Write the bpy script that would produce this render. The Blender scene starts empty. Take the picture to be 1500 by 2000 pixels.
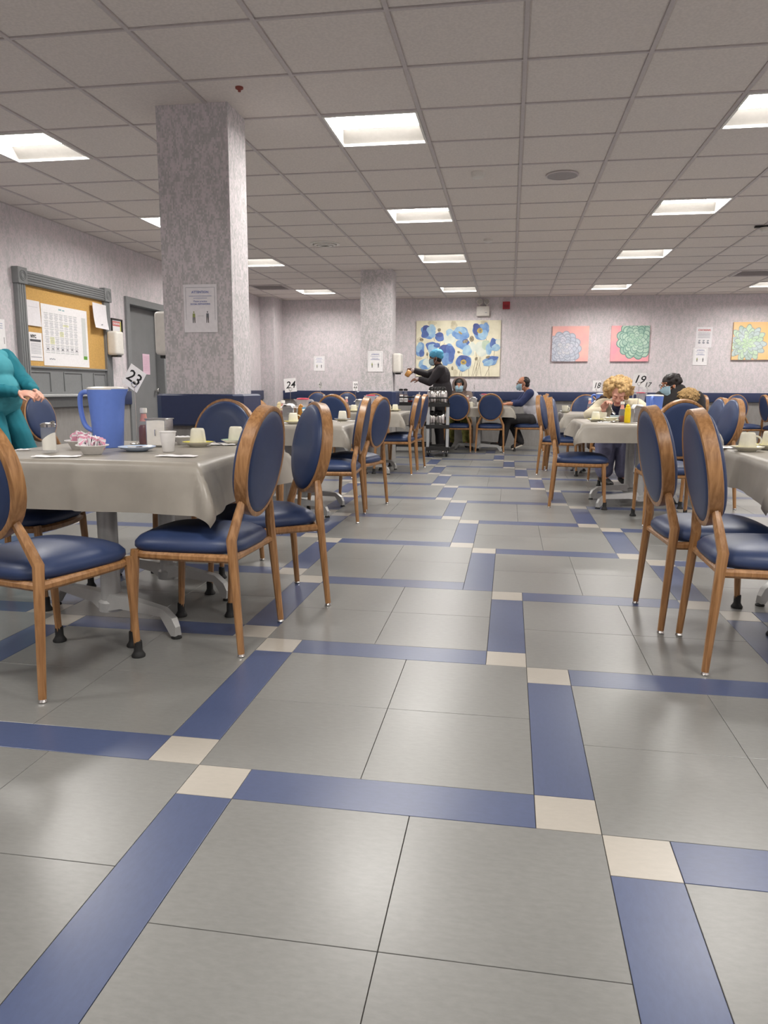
import bpy, bmesh, math, random
import numpy as np
from mathutils import Vector, Matrix, Euler
random.seed(7)
C = bpy.context
col = C.scene.collection
PI = math.pi

# ---------------------------------------------------------------- camera
cam_d = bpy.data.cameras.new('camera')
cam = bpy.data.objects.new('camera', cam_d); col.objects.link(cam)
F_PX = 1466.3; YAW = -0.163323; PITCH = -0.162834; ROLL = 0.0051822
fw = Vector((math.sin(YAW)*math.cos(PITCH), math.cos(YAW)*math.cos(PITCH), math.sin(PITCH)))
r0 = Vector((math.cos(YAW), -math.sin(YAW), 0)); u0 = r0.cross(fw)
rt = r0*math.cos(ROLL)+u0*math.sin(ROLL); up = -r0*math.sin(ROLL)+u0*math.cos(ROLL)
cam.matrix_world = Matrix(((rt.x, up.x, -fw.x, -0.24677), (rt.y, up.y, -fw.y, -1.6853), (rt.z, up.z, -fw.z, 1.03402), (0, 0, 0, 1)))
cam_d.sensor_fit = 'VERTICAL'; cam_d.sensor_height = 36; cam_d.sensor_width = 27
cam_d.lens = F_PX*36/2000; cam_d.clip_start = 0.05
C.scene.camera = cam
# ---------------------------------------------------------------- world, exposure
w = bpy.data.worlds.new('world'); C.scene.world = w; w.use_nodes = True
w.node_tree.nodes['Background'].inputs[0].default_value = (.5, .5, .55, 1)
w.node_tree.nodes['Background'].inputs[1].default_value = 0.02
vs = C.scene.view_settings
vs.view_transform = 'Standard'; vs.look = 'None'; vs.gamma = 1; vs.use_curve_mapping = False
vs.exposure = 1.0
LAMP_STRENGTH = 33.0
H = 2.675                     # ceiling height
X0, X1, Y0, Y1 = -4.83, 6.9, -4.8, 12.5

# ---------------------------------------------------------------- materials
def lin(c):
    return tuple(((v/255)/12.92 if v/255 <= .04045 else ((v/255+.055)/1.055)**2.4) for v in c)
MATS = {}
def mat(name, c, rough=.6, metal=0, spec=.5, n=0, nscale=40, stretch=(1, 1, 1), bump=0, alpha=1, trans=0, coat=0, sheen=0, ior=1.45):
    if name in MATS: return MATS[name]
    m = bpy.data.materials.new(name); m.use_nodes = True
    nt = m.node_tree; b = nt.nodes['Principled BSDF']
    lc = lin(c)
    b.inputs['Base Color'].default_value = (*lc, 1); b.inputs['Roughness'].default_value = rough
    b.inputs['Metallic'].default_value = metal; b.inputs['Specular IOR Level'].default_value = spec
    b.inputs['Transmission Weight'].default_value = trans; b.inputs['Alpha'].default_value = alpha
    b.inputs['Coat Weight'].default_value = coat; b.inputs['Sheen Weight'].default_value = sheen
    b.inputs['IOR'].default_value = ior
    m.diffuse_color = (*lc, 1)
    tc = nt.nodes.new('ShaderNodeTexCoord'); mp = nt.nodes.new('ShaderNodeMapping')
    mp.inputs['Scale'].default_value = stretch
    nz = nt.nodes.new('ShaderNodeTexNoise'); nz.inputs['Scale'].default_value = nscale; nz.inputs['Detail'].default_value = 3
    nt.links.new(tc.outputs['Object'], mp.inputs[0]); nt.links.new(mp.outputs[0], nz.inputs['Vector'])
    mx = nt.nodes.new('ShaderNodeMix'); mx.data_type = 'RGBA'
    mr = nt.nodes.new('ShaderNodeMapRange'); mr.inputs['From Min'].default_value = .35; mr.inputs['From Max'].default_value = .65
    nt.links.new(nz.outputs[0], mr.inputs[0]); nt.links.new(mr.outputs[0], mx.inputs['Factor'])
    k = n if n else .03
    mx.inputs[6].default_value = (*[v*(1-k) for v in lc], 1); mx.inputs[7].default_value = (*[min(1, v*(1+k)) for v in lc], 1)
    nt.links.new(mx.outputs[2], b.inputs['Base Color'])
    if bump:
        bp = nt.nodes.new('ShaderNodeBump'); bp.inputs['Strength'].default_value = bump; bp.inputs['Distance'].default_value = .002
        nt.links.new(nz.outputs[0], bp.inputs['Height']); nt.links.new(bp.outputs[0], b.inputs['Normal'])
    MATS[name] = m
    return m
def mat_emit(name, c, s):
    m = bpy.data.materials.new(name); m.use_nodes = True
    b = m.node_tree.nodes['Principled BSDF']
    b.inputs['Base Color'].default_value = (.9, .9, .9, 1)
    b.inputs['Emission Color'].default_value = (*lin(c), 1); b.inputs['Emission Strength'].default_value = s
    MATS[name] = m; return m
def mat_wall(name, ca, cb, cell=.011, scale=9, contrast=1.0):
    """woven wall covering: small stepped threads in two greys, taller than wide"""
    m = bpy.data.materials.new(name); m.use_nodes = True
    nt = m.node_tree; b = nt.nodes['Principled BSDF']; N = nt.nodes.new; L = nt.links.new
    b.inputs['Roughness'].default_value = .85; b.inputs['Specular IOR Level'].default_value = .25
    tc = N('ShaderNodeTexCoord')
    sn = N('ShaderNodeVectorMath'); sn.operation = 'SNAP'; sn.inputs[1].default_value = (cell, cell, cell*1.4)
    mp = N('ShaderNodeMapping'); mp.inputs['Scale'].default_value = (1, 1, .38)
    L(tc.outputs['Object'], sn.inputs[0]); L(sn.outputs[0], mp.inputs[0])
    n1 = N('ShaderNodeTexNoise'); n1.inputs['Scale'].default_value = scale*2.4; n1.inputs['Detail'].default_value = 5; n1.inputs['Roughness'].default_value = .7
    L(mp.outputs[0], n1.inputs['Vector'])
    wn = N('ShaderNodeTexWhiteNoise'); L(sn.outputs[0], wn.inputs['Vector'])
    ad = N('ShaderNodeMath'); ad.operation = 'MULTIPLY_ADD'; ad.inputs[1].default_value = .22; L(wn.outputs[0], ad.inputs[0]); L(n1.outputs[0], ad.inputs[2])
    mr = N('ShaderNodeMapRange'); mr.inputs['From Min'].default_value = .61-.12/contrast; mr.inputs['From Max'].default_value = .61+.12/contrast
    L(ad.outputs[0], mr.inputs[0])
    mx = N('ShaderNodeMix'); mx.data_type = 'RGBA'; mx.inputs[6].default_value = (*lin(ca), 1); mx.inputs[7].default_value = (*lin(cb), 1)
    L(mr.outputs[0], mx.inputs['Factor']); L(mx.outputs[2], b.inputs['Base Color'])
    bp = N('ShaderNodeBump'); bp.inputs['Strength'].default_value = .25; bp.inputs['Distance'].default_value = .002
    L(wn.outputs[0], bp.inputs['Height']); L(bp.outputs[0], b.inputs['Normal'])
    MATS[name] = m; return m
def mat_floor(name, c, k=.10, rough=.32, ax='x'):
    m = bpy.data.materials.new(name); m.use_nodes = True
    nt = m.node_tree; b = nt.nodes['Principled BSDF']; N = nt.nodes.new; L = nt.links.new
    lc = lin(c)
    geo = N('ShaderNodeNewGeometry'); oi = N('ShaderNodeObjectInfo')
    mp = N('ShaderNodeMapping'); mp.inputs['Scale'].default_value = (34, 90, 1) if ax == 'x' else (90, 34, 1)
    L(geo.outputs['Position'], mp.inputs[0])
    n1 = N('ShaderNodeTexNoise'); n1.inputs['Scale'].default_value = 1; n1.inputs['Detail'].default_value = 6; n1.inputs['Roughness'].default_value = .65
    L(mp.outputs[0], n1.inputs['Vector'])
    n2 = N('ShaderNodeTexNoise'); n2.inputs['Scale'].default_value = 2.2; n2.inputs['Detail'].default_value = 5; L(geo.outputs['Position'], n2.inputs['Vector'])
    mr = N('ShaderNodeMapRange'); mr.inputs['From Min'].default_value = .3; mr.inputs['From Max'].default_value = .7; L(n1.outputs[0], mr.inputs[0])
    mx = N('ShaderNodeMix'); mx.data_type = 'RGBA'
    mx.inputs[6].default_value = (*[v*(1-k) for v in lc], 1); mx.inputs[7].default_value = (*[v*(1+k) for v in lc], 1)
    L(mr.outputs[0], mx.inputs['Factor'])
    # large worn patches and a slight difference from tile to tile
    ma = N('ShaderNodeMath'); ma.operation = 'MULTIPLY_ADD'; ma.inputs[1].default_value = .35; ma.inputs[2].default_value = .83
    L(n2.outputs[0], ma.inputs[0])
    mb = N('ShaderNodeMath'); mb.operation = 'MULTIPLY_ADD'; mb.inputs[1].default_value = .06; mb.inputs[2].default_value = .97
    L(oi.outputs['Random'], mb.inputs[0])
    mm = N('ShaderNodeMath'); mm.operation = 'MULTIPLY'; L(ma.outputs[0], mm.inputs[0]); L(mb.outputs[0], mm.inputs[1])
    vm = N('ShaderNodeVectorMath'); vm.operation = 'SCALE'; L(mx.outputs[2], vm.inputs[0]); L(mm.outputs[0], vm.inputs['Scale'])
    L(vm.outputs[0], b.inputs['Base Color'])
    rr = N('ShaderNodeMapRange'); rr.inputs['To Min'].default_value = rough-.07; rr.inputs['To Max'].default_value = rough+.10; L(n2.outputs[0], rr.inputs[0])
    L(rr.outputs[0], b.inputs['Roughness'])
    b.inputs['Coat Weight'].default_value = .22; b.inputs['Coat Roughness'].default_value = .28
    bp = N('ShaderNodeBump'); bp.inputs['Strength'].default_value = .10; bp.inputs['Distance'].default_value = .001
    L(n1.outputs[0], bp.inputs['Height']); L(bp.outputs[0], b.inputs['Normal'])
    MATS[name] = m; return m
def mat_wood(name, ca, cb, rough=.35):
    m = bpy.data.materials.new(name); m.use_nodes = True
    nt = m.node_tree; b = nt.nodes['Principled BSDF']; N = nt.nodes.new; L = nt.links.new
    tc = N('ShaderNodeTexCoord'); mp = N('ShaderNodeMapping'); mp.inputs['Scale'].default_value = (60, 60, 5)
    L(tc.outputs['Object'], mp.inputs[0])
    n1 = N('ShaderNodeTexNoise'); n1.inputs['Scale'].default_value = 1.2; n1.inputs['Detail'].default_value = 5; n1.inputs['Distortion'].default_value = .6
    L(mp.outputs[0], n1.inputs['Vector'])
    mr = N('ShaderNodeMapRange'); mr.inputs['From Min'].default_value = .33; mr.inputs['From Max'].default_value = .68; L(n1.outputs[0], mr.inputs[0])
    mx = N('ShaderNodeMix'); mx.data_type = 'RGBA'; mx.inputs[6].default_value = (*lin(ca), 1); mx.inputs[7].default_value = (*lin(cb), 1)
    L(mr.outputs[0], mx.inputs['Factor']); L(mx.outputs[2], b.inputs['Base Color'])
    b.inputs['Roughness'].default_value = rough
    MATS[name] = m; return m

WOOD = mat_wood('golden_wood', (134, 93, 54), (172, 128, 84))
NAVY = mat('navy_vinyl', (44, 59, 94), .42, n=.08, nscale=6)
NAVYRAIL = mat('navy_rail', (46, 56, 88), .35, n=.04)
WALL = mat_wall('woven_wallcovering', (200, 197, 198), (222, 212, 216), contrast=1.0)
WALLP = mat_wall('woven_column_covering', (186, 185, 185), (217, 209, 212), cell=.0085, scale=15, contrast=1.25)
WAINS = mat('shaded_grey_wainscot', (140, 137, 134), .8, n=.06, nscale=30, stretch=(1, 1, .3))  # grey fabric with the weaker light low on the wall painted in
GREYT = mat_floor('grey_floor_tile', (121, 121, 118), k=.08)
BLUET = mat_floor('blue_floor_tile', (70, 81, 112), .07)
BLUETV = mat_floor('blue_floor_tile_lengthwise', (70, 81, 112), .07, ax='y')
WHITET = mat_floor('cream_floor_tile', (168, 162, 152), .04)
JOINT = mat('floor_joint', (70, 66, 62), .8)
CTILE = mat('ceiling_tile', (228, 220, 213), .9, n=.05, nscale=70, bump=.3)
CBAR = mat('ceiling_grid_paint', (204, 196, 194), .6)
GREYP = mat('grey_gloss_paint', (128, 130, 131), .42, n=.03)
GREYD = mat('grey_door_paint', (122, 123, 124), .45, n=.04, nscale=5)
DARK = mat('dark_gap', (38, 36, 35), .8)
CORK = mat('cork', (205, 163, 95), .9, n=.08, nscale=90)
PAPER = mat('white_paper', (240, 238, 239), .55)
PAPERG = mat('glossy_page_cover', (236, 233, 236), .18, spec=.7)
WHITEP = mat('white_plastic', (226, 222, 214), .35)
INK = mat('black_ink', (30, 30, 32), .6)
INKG = mat('grey_ink', (150, 152, 160), .7)
INKB = mat('blue_ink', (122, 132, 186), .7)
INKR = mat('red_ink', (205, 92, 92), .7)
CHROME = mat('chrome', (215, 213, 210), .18, metal=1)
STEEL = mat('brushed_steel', (190, 190, 190), .30, metal=1, n=.08, nscale=30, stretch=(1, 1, 8))
ALU = mat('painted_table_base', (182, 182, 180), .38, metal=.4, n=.06, nscale=12)
BLACKR = mat('black_rubber', (28, 28, 28), .6)
BLACKP = mat('black_plastic', (34, 33, 33), .45)
CLOTH = mat('taupe_vinyl_tablecloth', (149, 143, 133), .38, n=.05, nscale=9, spec=.55, bump=.9)
CLOTH2 = mat('taupe_cloth_of_edge', (170, 166, 157), .5)
TOPM = mat('table_laminate', (120, 105, 88), .5)
BLUEP = mat('blue_plastic', (104, 134, 212), .35, n=.02)
CUP = mat('ivory_china', (228, 224, 205), .15)
FOAM = mat('white_foam', (236, 234, 232), .6)
YELLOWC = mat('yellow_glaze', (214, 204, 92), .2)
NAVYC = mat('blue_glaze', (96, 106, 142), .2)
GLASS = mat('clear_glass', (226, 230, 228), .04, alpha=.15, spec=1.0)
CLEARP = mat('clear_plastic', (232, 230, 232), .1, alpha=.35, spec=.9)
KETCH = mat('ketchup', (112, 18, 14), .3)
MUST = mat('mustard_plastic', (232, 200, 30), .35)
PINKP = mat('pink_sweetener_paper', (232, 168, 190), .55)
REDP = mat('red_plastic', (196, 54, 78), .35)
SUGAR = mat('sugar', (240, 236, 226), .9, bump=.4, nscale=400)
SKINL = mat('light_skin', (214, 160, 140), .5, n=.04)
SKINM = mat('tan_skin', (176, 120, 92), .5, n=.04)
SKIND = mat('brown_skin', (112, 72, 52), .5, n=.04)

# ---------------------------------------------------------------- helpers
def tag(o, label=None, cat=None, group=None, kind=None):
    if label: o['label'] = label
    if cat: o['category'] = cat
    if group: o['group'] = group
    if kind: o['kind'] = kind
    return o
def thing(name, label, cat, loc=(0, 0, 0), rz=0, group=None, kind=None):
    o = bpy.data.objects.new(name, None); col.objects.link(o)
    o.empty_display_size = .1
    o.location = loc; o.rotation_euler = (0, 0, rz)
    return tag(o, label, cat, group, kind)
def finish(name, bm, m, parent=None, smooth=True, ang=.7):
    me = bpy.data.meshes.new(name)
    bmesh.ops.recalc_face_normals(bm, faces=bm.faces[:])
    if smooth:
        for f in bm.faces: f.smooth = True
        for e in bm.edges:
            if len(e.link_faces) == 2 and e.calc_face_angle(0) > ang: e.smooth = False
    bm.to_mesh(me); bm.free()
    for k in (m if isinstance(m, (list, tuple)) else [m]): me.materials.append(k)
    o = bpy.data.objects.new(name, me); col.objects.link(o)
    if parent is not None: o.parent = parent
    return o
def inst(src, parent, name=None):
    o = src.copy(); col.objects.link(o); o.parent = parent
    if name: o.name = name
    return o
def copy_tree(o, parent=None):
    c = o.copy(); col.objects.link(c); c.parent = parent
    for ch in list(o.children): copy_tree(ch, c)
    return c
def box(bm, x0, x1, y0, y1, z0, z1, M=None, mi=0):
    vs_ = [bm.verts.new(((x0, x1)[i & 1], (y0, y1)[i >> 1 & 1], (z0, z1)[i >> 2 & 1])) for i in range(8)]
    if M is not None:
        for v in vs_: v.co = M @ v.co
    for q in ((0, 2, 3, 1), (4, 5, 7, 6), (0, 1, 5, 4), (2, 6, 7, 3), (0, 4, 6, 2), (1, 3, 7, 5)):
        f = bm.faces.new([vs_[i] for i in q]); f.material_index = mi
    return vs_
def bbox_(x0, x1, y0, y1, z0, z1, bev=.004, M=None, seg=1):
    bm = bmesh.new(); box(bm, x0, x1, y0, y1, z0, z1)
    if bev: bmesh.ops.bevel(bm, geom=bm.edges[:], offset=bev, segments=seg, affect='EDGES', profile=.6)
    if M is not None: bm.transform(M)
    return bm
def B(name, m, p, x0, x1, y0, y1, z0, z1, bev=.004, M=None, seg=1):
    return finish(name, bbox_(x0, x1, y0, y1, z0, z1, bev, M, seg), m, p)
def tube(bm, pts, rad, n=8, caps=True, flat=1.0):
    """pts: list of vectors; rad: list or number"""
    pts = [Vector(p) for p in pts]
    if not isinstance(rad, (list, tuple)): rad = [rad]*len(pts)
    rings = []; prev = None
    for i, p in enumerate(pts):
        d = (pts[min(i+1, len(pts)-1)]-pts[max(i-1, 0)]).normalized()
        if prev is None:
            a = Vector((0, 0, 1)) if abs(d.z) < .9 else Vector((0, 1, 0))
            u = d.cross(a).normalized()
        else:
            u = (prev-d*prev.dot(d)).normalized()
        prev = u; v = d.cross(u)
        rings.append([bm.verts.new(p+(u*math.cos(2*PI*(k+.5)/n)+v*math.sin(2*PI*(k+.5)/n)*flat)*rad[i]) for k in range(n)])
    for a, b in zip(rings, rings[1:]):
        for k in range(n): bm.faces.new((a[k], a[(k+1) % n], b[(k+1) % n], b[k]))
    if caps: bm.faces.new(rings[0][::-1]); bm.faces.new(rings[-1])
    return rings
def T(name, m, p, pts, rad, n=8, **k):
    bm = bmesh.new(); tube(bm, pts, rad, n, **k); return finish(name, bm, m, p)
def lathe(bm, prof, n=24, c=(0, 0, 0), cap0=True, cap1=True, a0=0):
    rings = [[bm.verts.new((c[0]+r*math.cos(2*PI*k/n+a0), c[1]+r*math.sin(2*PI*k/n+a0), c[2]+z)) for k in range(n)] for r, z in prof]
    for a, b in zip(rings, rings[1:]):
        for k in range(n): bm.faces.new((a[k], a[(k+1) % n], b[(k+1) % n], b[k]))
    if cap0: bm.faces.new(rings[0][::-1])
    if cap1: bm.faces.new(rings[-1])
def LT(name, m, p, prof, n=24, c=(0, 0, 0), **k):
    bm = bmesh.new(); lathe(bm, prof, n, c, **k); return finish(name, bm, m, p)
def grid_sheet(fn, ni, nj, th):
    # thin sheet with a front and a back, fn(i, j) gives the front point
    bm = bmesh.new()
    F = [[bm.verts.new(fn(i, j)) for j in range(nj)] for i in range(ni)]
    K = [[bm.verts.new(v.co-Vector((0, 0, th))) for v in row] for row in F]
    for i in range(ni-1):
        for j in range(nj-1):
            bm.faces.new((F[i][j], F[i+1][j], F[i+1][j+1], F[i][j+1])); bm.faces.new((K[i][j], K[i][j+1], K[i+1][j+1], K[i+1][j]))
    for i in range(ni-1):
        bm.faces.new((F[i][0], K[i][0], K[i+1][0], F[i+1][0])); bm.faces.new((F[i][-1], F[i+1][-1], K[i+1][-1], K[i][-1]))
    for j in range(nj-1):
        bm.faces.new((F[0][j], F[0][j+1], K[0][j+1], K[0][j])); bm.faces.new((F[-1][j], K[-1][j], K[-1][j+1], F[-1][j+1]))
    return bm
def clip_poly(P, x0, x1, y0, y1):
    for ax, lim, sgn in ((0, x0, 1), (0, x1, -1), (1, y0, 1), (1, y1, -1)):
        out = []
        for i in range(len(P)):
            a, b = P[i-1], P[i]
            ia, ib = (a[ax]-lim)*sgn >= 0, (b[ax]-lim)*sgn >= 0
            if ia != ib:
                t = (lim-a[ax])/(b[ax]-a[ax]); out.append((a[0]+(b[0]-a[0])*t, a[1]+(b[1]-a[1])*t))
            if ib: out.append(b)
        P = out
        if len(P) < 3: return []
    return P
def frame_M(origin, right, upv=(0, 0, 1)):
    """local x = right, local y = up, local z = out of the surface"""
    r = Vector(right).normalized(); u = Vector(upv).normalized(); n = r.cross(u)
    o = Vector(origin)
    return Matrix(((r.x, u.x, n.x, o.x), (r.y, u.y, n.y, o.y), (r.z, u.z, n.z, o.z), (0, 0, 0, 1)))
def text(s, size, m, parent, M, name='printed_text', shear=0, bold=0, z=.0008):
    cu = bpy.data.curves.new('t', 'FONT'); cu.body = s; cu.size = size; cu.shear = shear; cu.offset = bold
    cu.align_x = 'CENTER'; cu.align_y = 'CENTER'; cu.extrude = .0002; cu.resolution_u = 2
    to = bpy.data.objects.new('t', cu); col.objects.link(to)
    dg = C.evaluated_depsgraph_get(); me = bpy.data.meshes.new_from_object(to.evaluated_get(dg))
    bpy.data.objects.remove(to)
    me.transform(M @ Matrix.Translation((0, 0, z))); me.materials.clear(); me.materials.append(m)
    o = bpy.data.objects.new(name, me); col.objects.link(o)
    if parent is not None: o.parent = parent
    return o
def flat(bm, P, z, M, mi=0, th=.0004):
    """thin printed shape, polygon P in surface coordinates"""
    if len(P) < 3: return
    a = [bm.verts.new(M @ Vector((x, y, z))) for x, y in P]
    try:
        f = bm.faces.new(a); f.material_index = mi
    except ValueError: pass
def ell(cx, cy, rx, ry, rot=0, n=14, wob=0, seed=0):
    rnd = random.Random(seed); out = []
    ph = rnd.random()*6; ph2 = rnd.random()*6
    for k in range(n):
        a = 2*PI*k/n; w_ = 1+wob*math.sin(3*a+ph)+wob*.7*math.sin(5*a+ph2)
        x, y = rx*w_*math.cos(a), ry*w_*math.sin(a)
        out.append((cx+x*math.cos(rot)-y*math.sin(rot), cy+x*math.sin(rot)+y*math.cos(rot)))
    return out

# ================================================================ room shell
def struct(name, bm, m, label=None):
    o = finish(name, bm, m, smooth=False); o['kind'] = 'structure'
    if label: o['label'] = label
    return o
tk = .2
bm = bmesh.new(); box(bm, X0-tk, X1+tk, Y0-tk, Y1+tk, -.12, -.0035); floor = struct('floor', bm, JOINT, 'dining room floor of grey tiles with blue bands and cream squares')
bm = bmesh.new(); box(bm, X0-tk, X1+tk, Y0-tk, Y1+tk, 2.95, 3.05); ceiling = struct('ceiling', bm, DARK, 'suspended ceiling of square panels on a thin metal grid')
bm = bmesh.new(); box(bm, X0-tk, X1+tk, Y1, Y1+tk, 0, 2.95); wall_back = struct('wall_back', bm, WALL, 'far wall covered in woven grey and mauve fabric')
bm = bmesh.new(); box(bm, X0-tk, X1+tk, Y0-tk, Y0, 0, 2.95); struct('wall_front', bm, WALL)
bm = bmesh.new(); box(bm, X1, X1+tk, Y0, Y1, 0, 2.95); struct('wall_right', bm, WALL)
# left wall with the recess of the door
DY0, DY1, DZ = 7.02, 7.90, 2.03
bm = bmesh.new()
box(bm, X0-tk, X0, Y0, DY0, 0, 2.95); box(bm, X0-tk, X0, DY1, Y1, 0, 2.95); box(bm, X0-tk, X0, DY0, DY1, DZ, 2.95)
wall_left = struct('wall_left', bm, WALL, 'left wall covered in woven grey and mauve fabric')
bm = bmesh.new(); box(bm, X0, -4.56, 11.95, Y1, 0, 2.95); struct('trim_1', bm, WALL, 'fabric-covered pilaster boxing out the far left corner')
# lower wall panels, grey darkened for the weaker light there, and navy rails
def wains(name, parent, *b):
    bm = bmesh.new(); box(bm, *b); return finish(name, bm, WAINS, parent, smooth=False)
wains('lower_panel', wall_back, -4.56, X1, Y1-.012, Y1, 0, .9)
wains('lower_panel', wall_left, X0, X0+.012, Y0, DY0-.09, 0, .9)
wains('lower_panel', wall_left, X0, X0+.012, DY1+.09, 11.95, 0, .9)
def rail(name, x0, x1, y0, y1, z0=.83, z1=.99, label=None):
    o = finish(name, bbox_(x0, x1, y0, y1, z0, z1, .006, None, 2), NAVYRAIL)
    o['kind'] = 'structure'
    if label: o['label'] = label
    return o
rail('trim_2', -4.56, X1, Y1-.05, Y1, label='navy bumper rail along the far wall')
rail('trim_3', X0, X0+.05, 6.62, DY0-.09, label='short navy bumper rail between the notice board and the grey door')
rail('trim_4', X0, X0+.05, DY1+.09, 11.95, label='navy bumper rail on the left wall beyond the door')
rail('trim_5', X0, X0+.05, Y0, 4.75, label='navy bumper rail on the left wall before the notice board')

def pillar(x0, x1, y0, y1, label):
    t = thing('pillar', label, 'pillar', ((x0+x1)/2, (y0+y1)/2, 0), kind='structure')
    hx, hy = (x1-x0)/2, (y1-y0)/2
    B('shaft', WALLP, t, -hx, hx, -hy, hy, 0, 2.70, 0)
    bm = bmesh.new(); box(bm, -hx-.012, hx+.012, -hy-.012, hy+.012, 0, .86); finish('lower_panel', bm, WAINS, t, smooth=False)
    # navy bumper rail round the pillar, with cut corners
    bm = bmesh.new(); o_, c_ = .062, .05
    def ring(z, ins=0):
        a, b = hx+o_-ins, hy+o_-ins
        return [bm.verts.new(v) for v in ((a-c_, -b, z), (a, -b+c_, z), (a, b-c_, z), (a-c_, b, z), (-a+c_, b, z), (-a, b-c_, z), (-a, -b+c_, z), (-a+c_, -b, z))]
    R = [ring(.80, .01), ring(.81), ring(.985), ring(.995, .01)]
    for a, b in zip(R, R[1:]):
        for k in range(8): bm.faces.new((a[k], a[(k+1) % 8], b[(k+1) % 8], b[k]))
    bm.faces.new(R[0][::-1]); bm.faces.new(R[-1])
    finish('bumper_rail', bm, NAVYRAIL, t, smooth=False)
    return t
pillar(-2.37, -1.925, 2.80, 3.10, 'near square pillar in mosaic-like woven covering with a navy bumper rail')
pillar(-2.37, -1.915, 9.06, 9.40, 'far slim pillar near the back wall with a white dispenser on its right side')

# ---------------------------------------------------------------- floor tiles
S = .1524; LB = 5*S; MB = 7*S; TG = 3*S; GAP = .0009
def tile_mesh(P, name, m):
    """bevelled flat tile from a polygon"""
    bm = bmesh.new(); n = len(P); cx = sum(p[0] for p in P)/n; cy = sum(p[1] for p in P)/n
    def ring(ins, z):
        out = []
        for x, y in P:
            dx, dy = cx-x, cy-y
            out.append(bm.verts.new((x+(ins if dx > 0 else -ins)*(abs(dx) > 1e-6), y+(ins if dy > 0 else -ins)*(abs(dy) > 1e-6), z)))
        return out
    a, b, c = ring(GAP, -.003), ring(GAP, -.0006), ring(GAP+.0008, 0)
    for r, s_ in ((a, b), (b, c)):
        for k in range(n): bm.faces.new((r[k], r[(k+1) % n], s_[(k+1) % n], s_[k]))
    bm.faces.new(c)
    bmesh.ops.recalc_face_normals(bm, faces=bm.faces[:])
    me = bpy.data.meshes.new(name); bm.to_mesh(me); bm.free(); me.materials.append(m)
    return me
def rect(x0, y0, x1, y1): return [(x0, y0), (x1, y0), (x1, y1), (x0, y1)]
protoM = {'grey': tile_mesh(rect(0, 0, TG, TG), 'grey_tile', GREYT), 'bh': tile_mesh(rect(0, 0, LB, S), 'blue_tile', BLUET),
          'bv': tile_mesh(rect(0, 0, S, LB), 'blue_tile', BLUETV), 'white': tile_mesh(rect(0, 0, S, S), 'cream_tile', WHITET)}
size = {'grey': (TG, TG), 'bh': (LB, S), 'bv': (S, LB), 'white': (S, S)}
pieces = []
for i in range(-9, 16):
    for j in range(-9, 16):
        ax, ay = i*MB-j*S, -i*S+j*MB
        if not (X0-1.5 < ax < X1+1.5 and Y0-1.5 < ay < Y1+1.5): continue
        pieces += [('white', ax, ay-S), ('white', ax-S, ay), ('bh', ax+S, ay-S), ('bv', ax-S, ay+S)]
        # grey block right of the upright band, above the band to the right
        for a in (0, 1):
            for b in (0, 1): pieces.append(('grey', ax+a*TG, ay+b*TG))
# one node of the pattern (in the photograph the fourth one up) has a longer blue band instead of one cream square
nx, ny = -3*S, 3*MB
pieces = [p for p in pieces if not (p[0] == 'white' and abs(p[1]-(-2*S-S)) < .01 and abs(p[2]-2*MB) < .01)]
pieces = [p if not (p[0] == 'bv' and abs(p[1]-(-2*S-S)) < .01 and abs(p[2]-(2*MB+S)) < .01) else ('bvlong', p[1], p[2]-S) for p in pieces]
protoM['bvlong'] = tile_mesh(rect(0, 0, S, LB+S), 'blue_tile', BLUETV); size['bvlong'] = (S, LB+S)
camx, camy = -.247, -1.685
def seen(x, y):
    d = Vector((x-camx, y-camy)); f2 = Vector((math.sin(YAW), math.cos(YAW)))
    z = d.dot(f2); xx = d.dot(Vector((f2.y, -f2.x)))
    return z if z > .5 and abs(xx) < z*.56+.3 else 100+abs(z)+abs(xx)
names = {'grey': 'grey_tile', 'bh': 'blue_tile', 'bv': 'blue_tile', 'bvlong': 'blue_tile', 'white': 'cream_tile'}
byn = {}
for k, x, y in pieces:
    w_, h_ = size[k]
    P = clip_poly(rect(x, y, x+w_, y+h_), X0, X1, Y0, Y1)
    if P: byn.setdefault(names[k], []).append((seen(x+w_/2, y+h_/2), k, x, y, P))
for nm, L_ in byn.items():
    L_.sort(key=lambda q: q[0])
    for q in L_[:300]:
        _, k, x, y, P = q
        w_, h_ = size[k]
        full = abs(min(p[0] for p in P)-x) < 1e-4 and abs(max(p[0] for p in P)-x-w_) < 1e-4 and abs(min(p[1] for p in P)-y) < 1e-4 and abs(max(p[1] for p in P)-y-h_) < 1e-4
        if full:
            o = bpy.data.objects.new(nm, protoM[k]); o.location = (x, y, 0)
        else:
            o = bpy.data.objects.new(nm, tile_mesh(P, nm, protoM[k].materials[0]))
        col.objects.link(o); o.parent = floor
    if len(L_) > 300:
        bm = bmesh.new()
        for q in L_[300:]:
            me = tile_mesh(q[4], 't', protoM[q[1]].materials[0]); bm.from_mesh(me); bpy.data.meshes.remove(me)
        o = finish(nm, bm, protoM[L_[0][1]].materials[0], floor, smooth=False); o['kind'] = 'stuff'

# ---------------------------------------------------------------- ceiling grid, panels, lamps
GX, GY = .612, .606
xl = [-1.447+GX*k for k in range(-6, 15)]; yl = [3.095+GY*k for k in range(-14, 17)]
xl = [x for x in xl if X0 < x < X1]; yl = [y for y in yl if Y0 < y < Y1]
LX = [-1.447+GX*k for k in (-4, 0, 4, 8, 12)]
LY = [3.095+GY*k for k in (-11, -6, 0, 4, 8, 13)]
lamps = [(x, y) for x in LX for y in LY]
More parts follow.
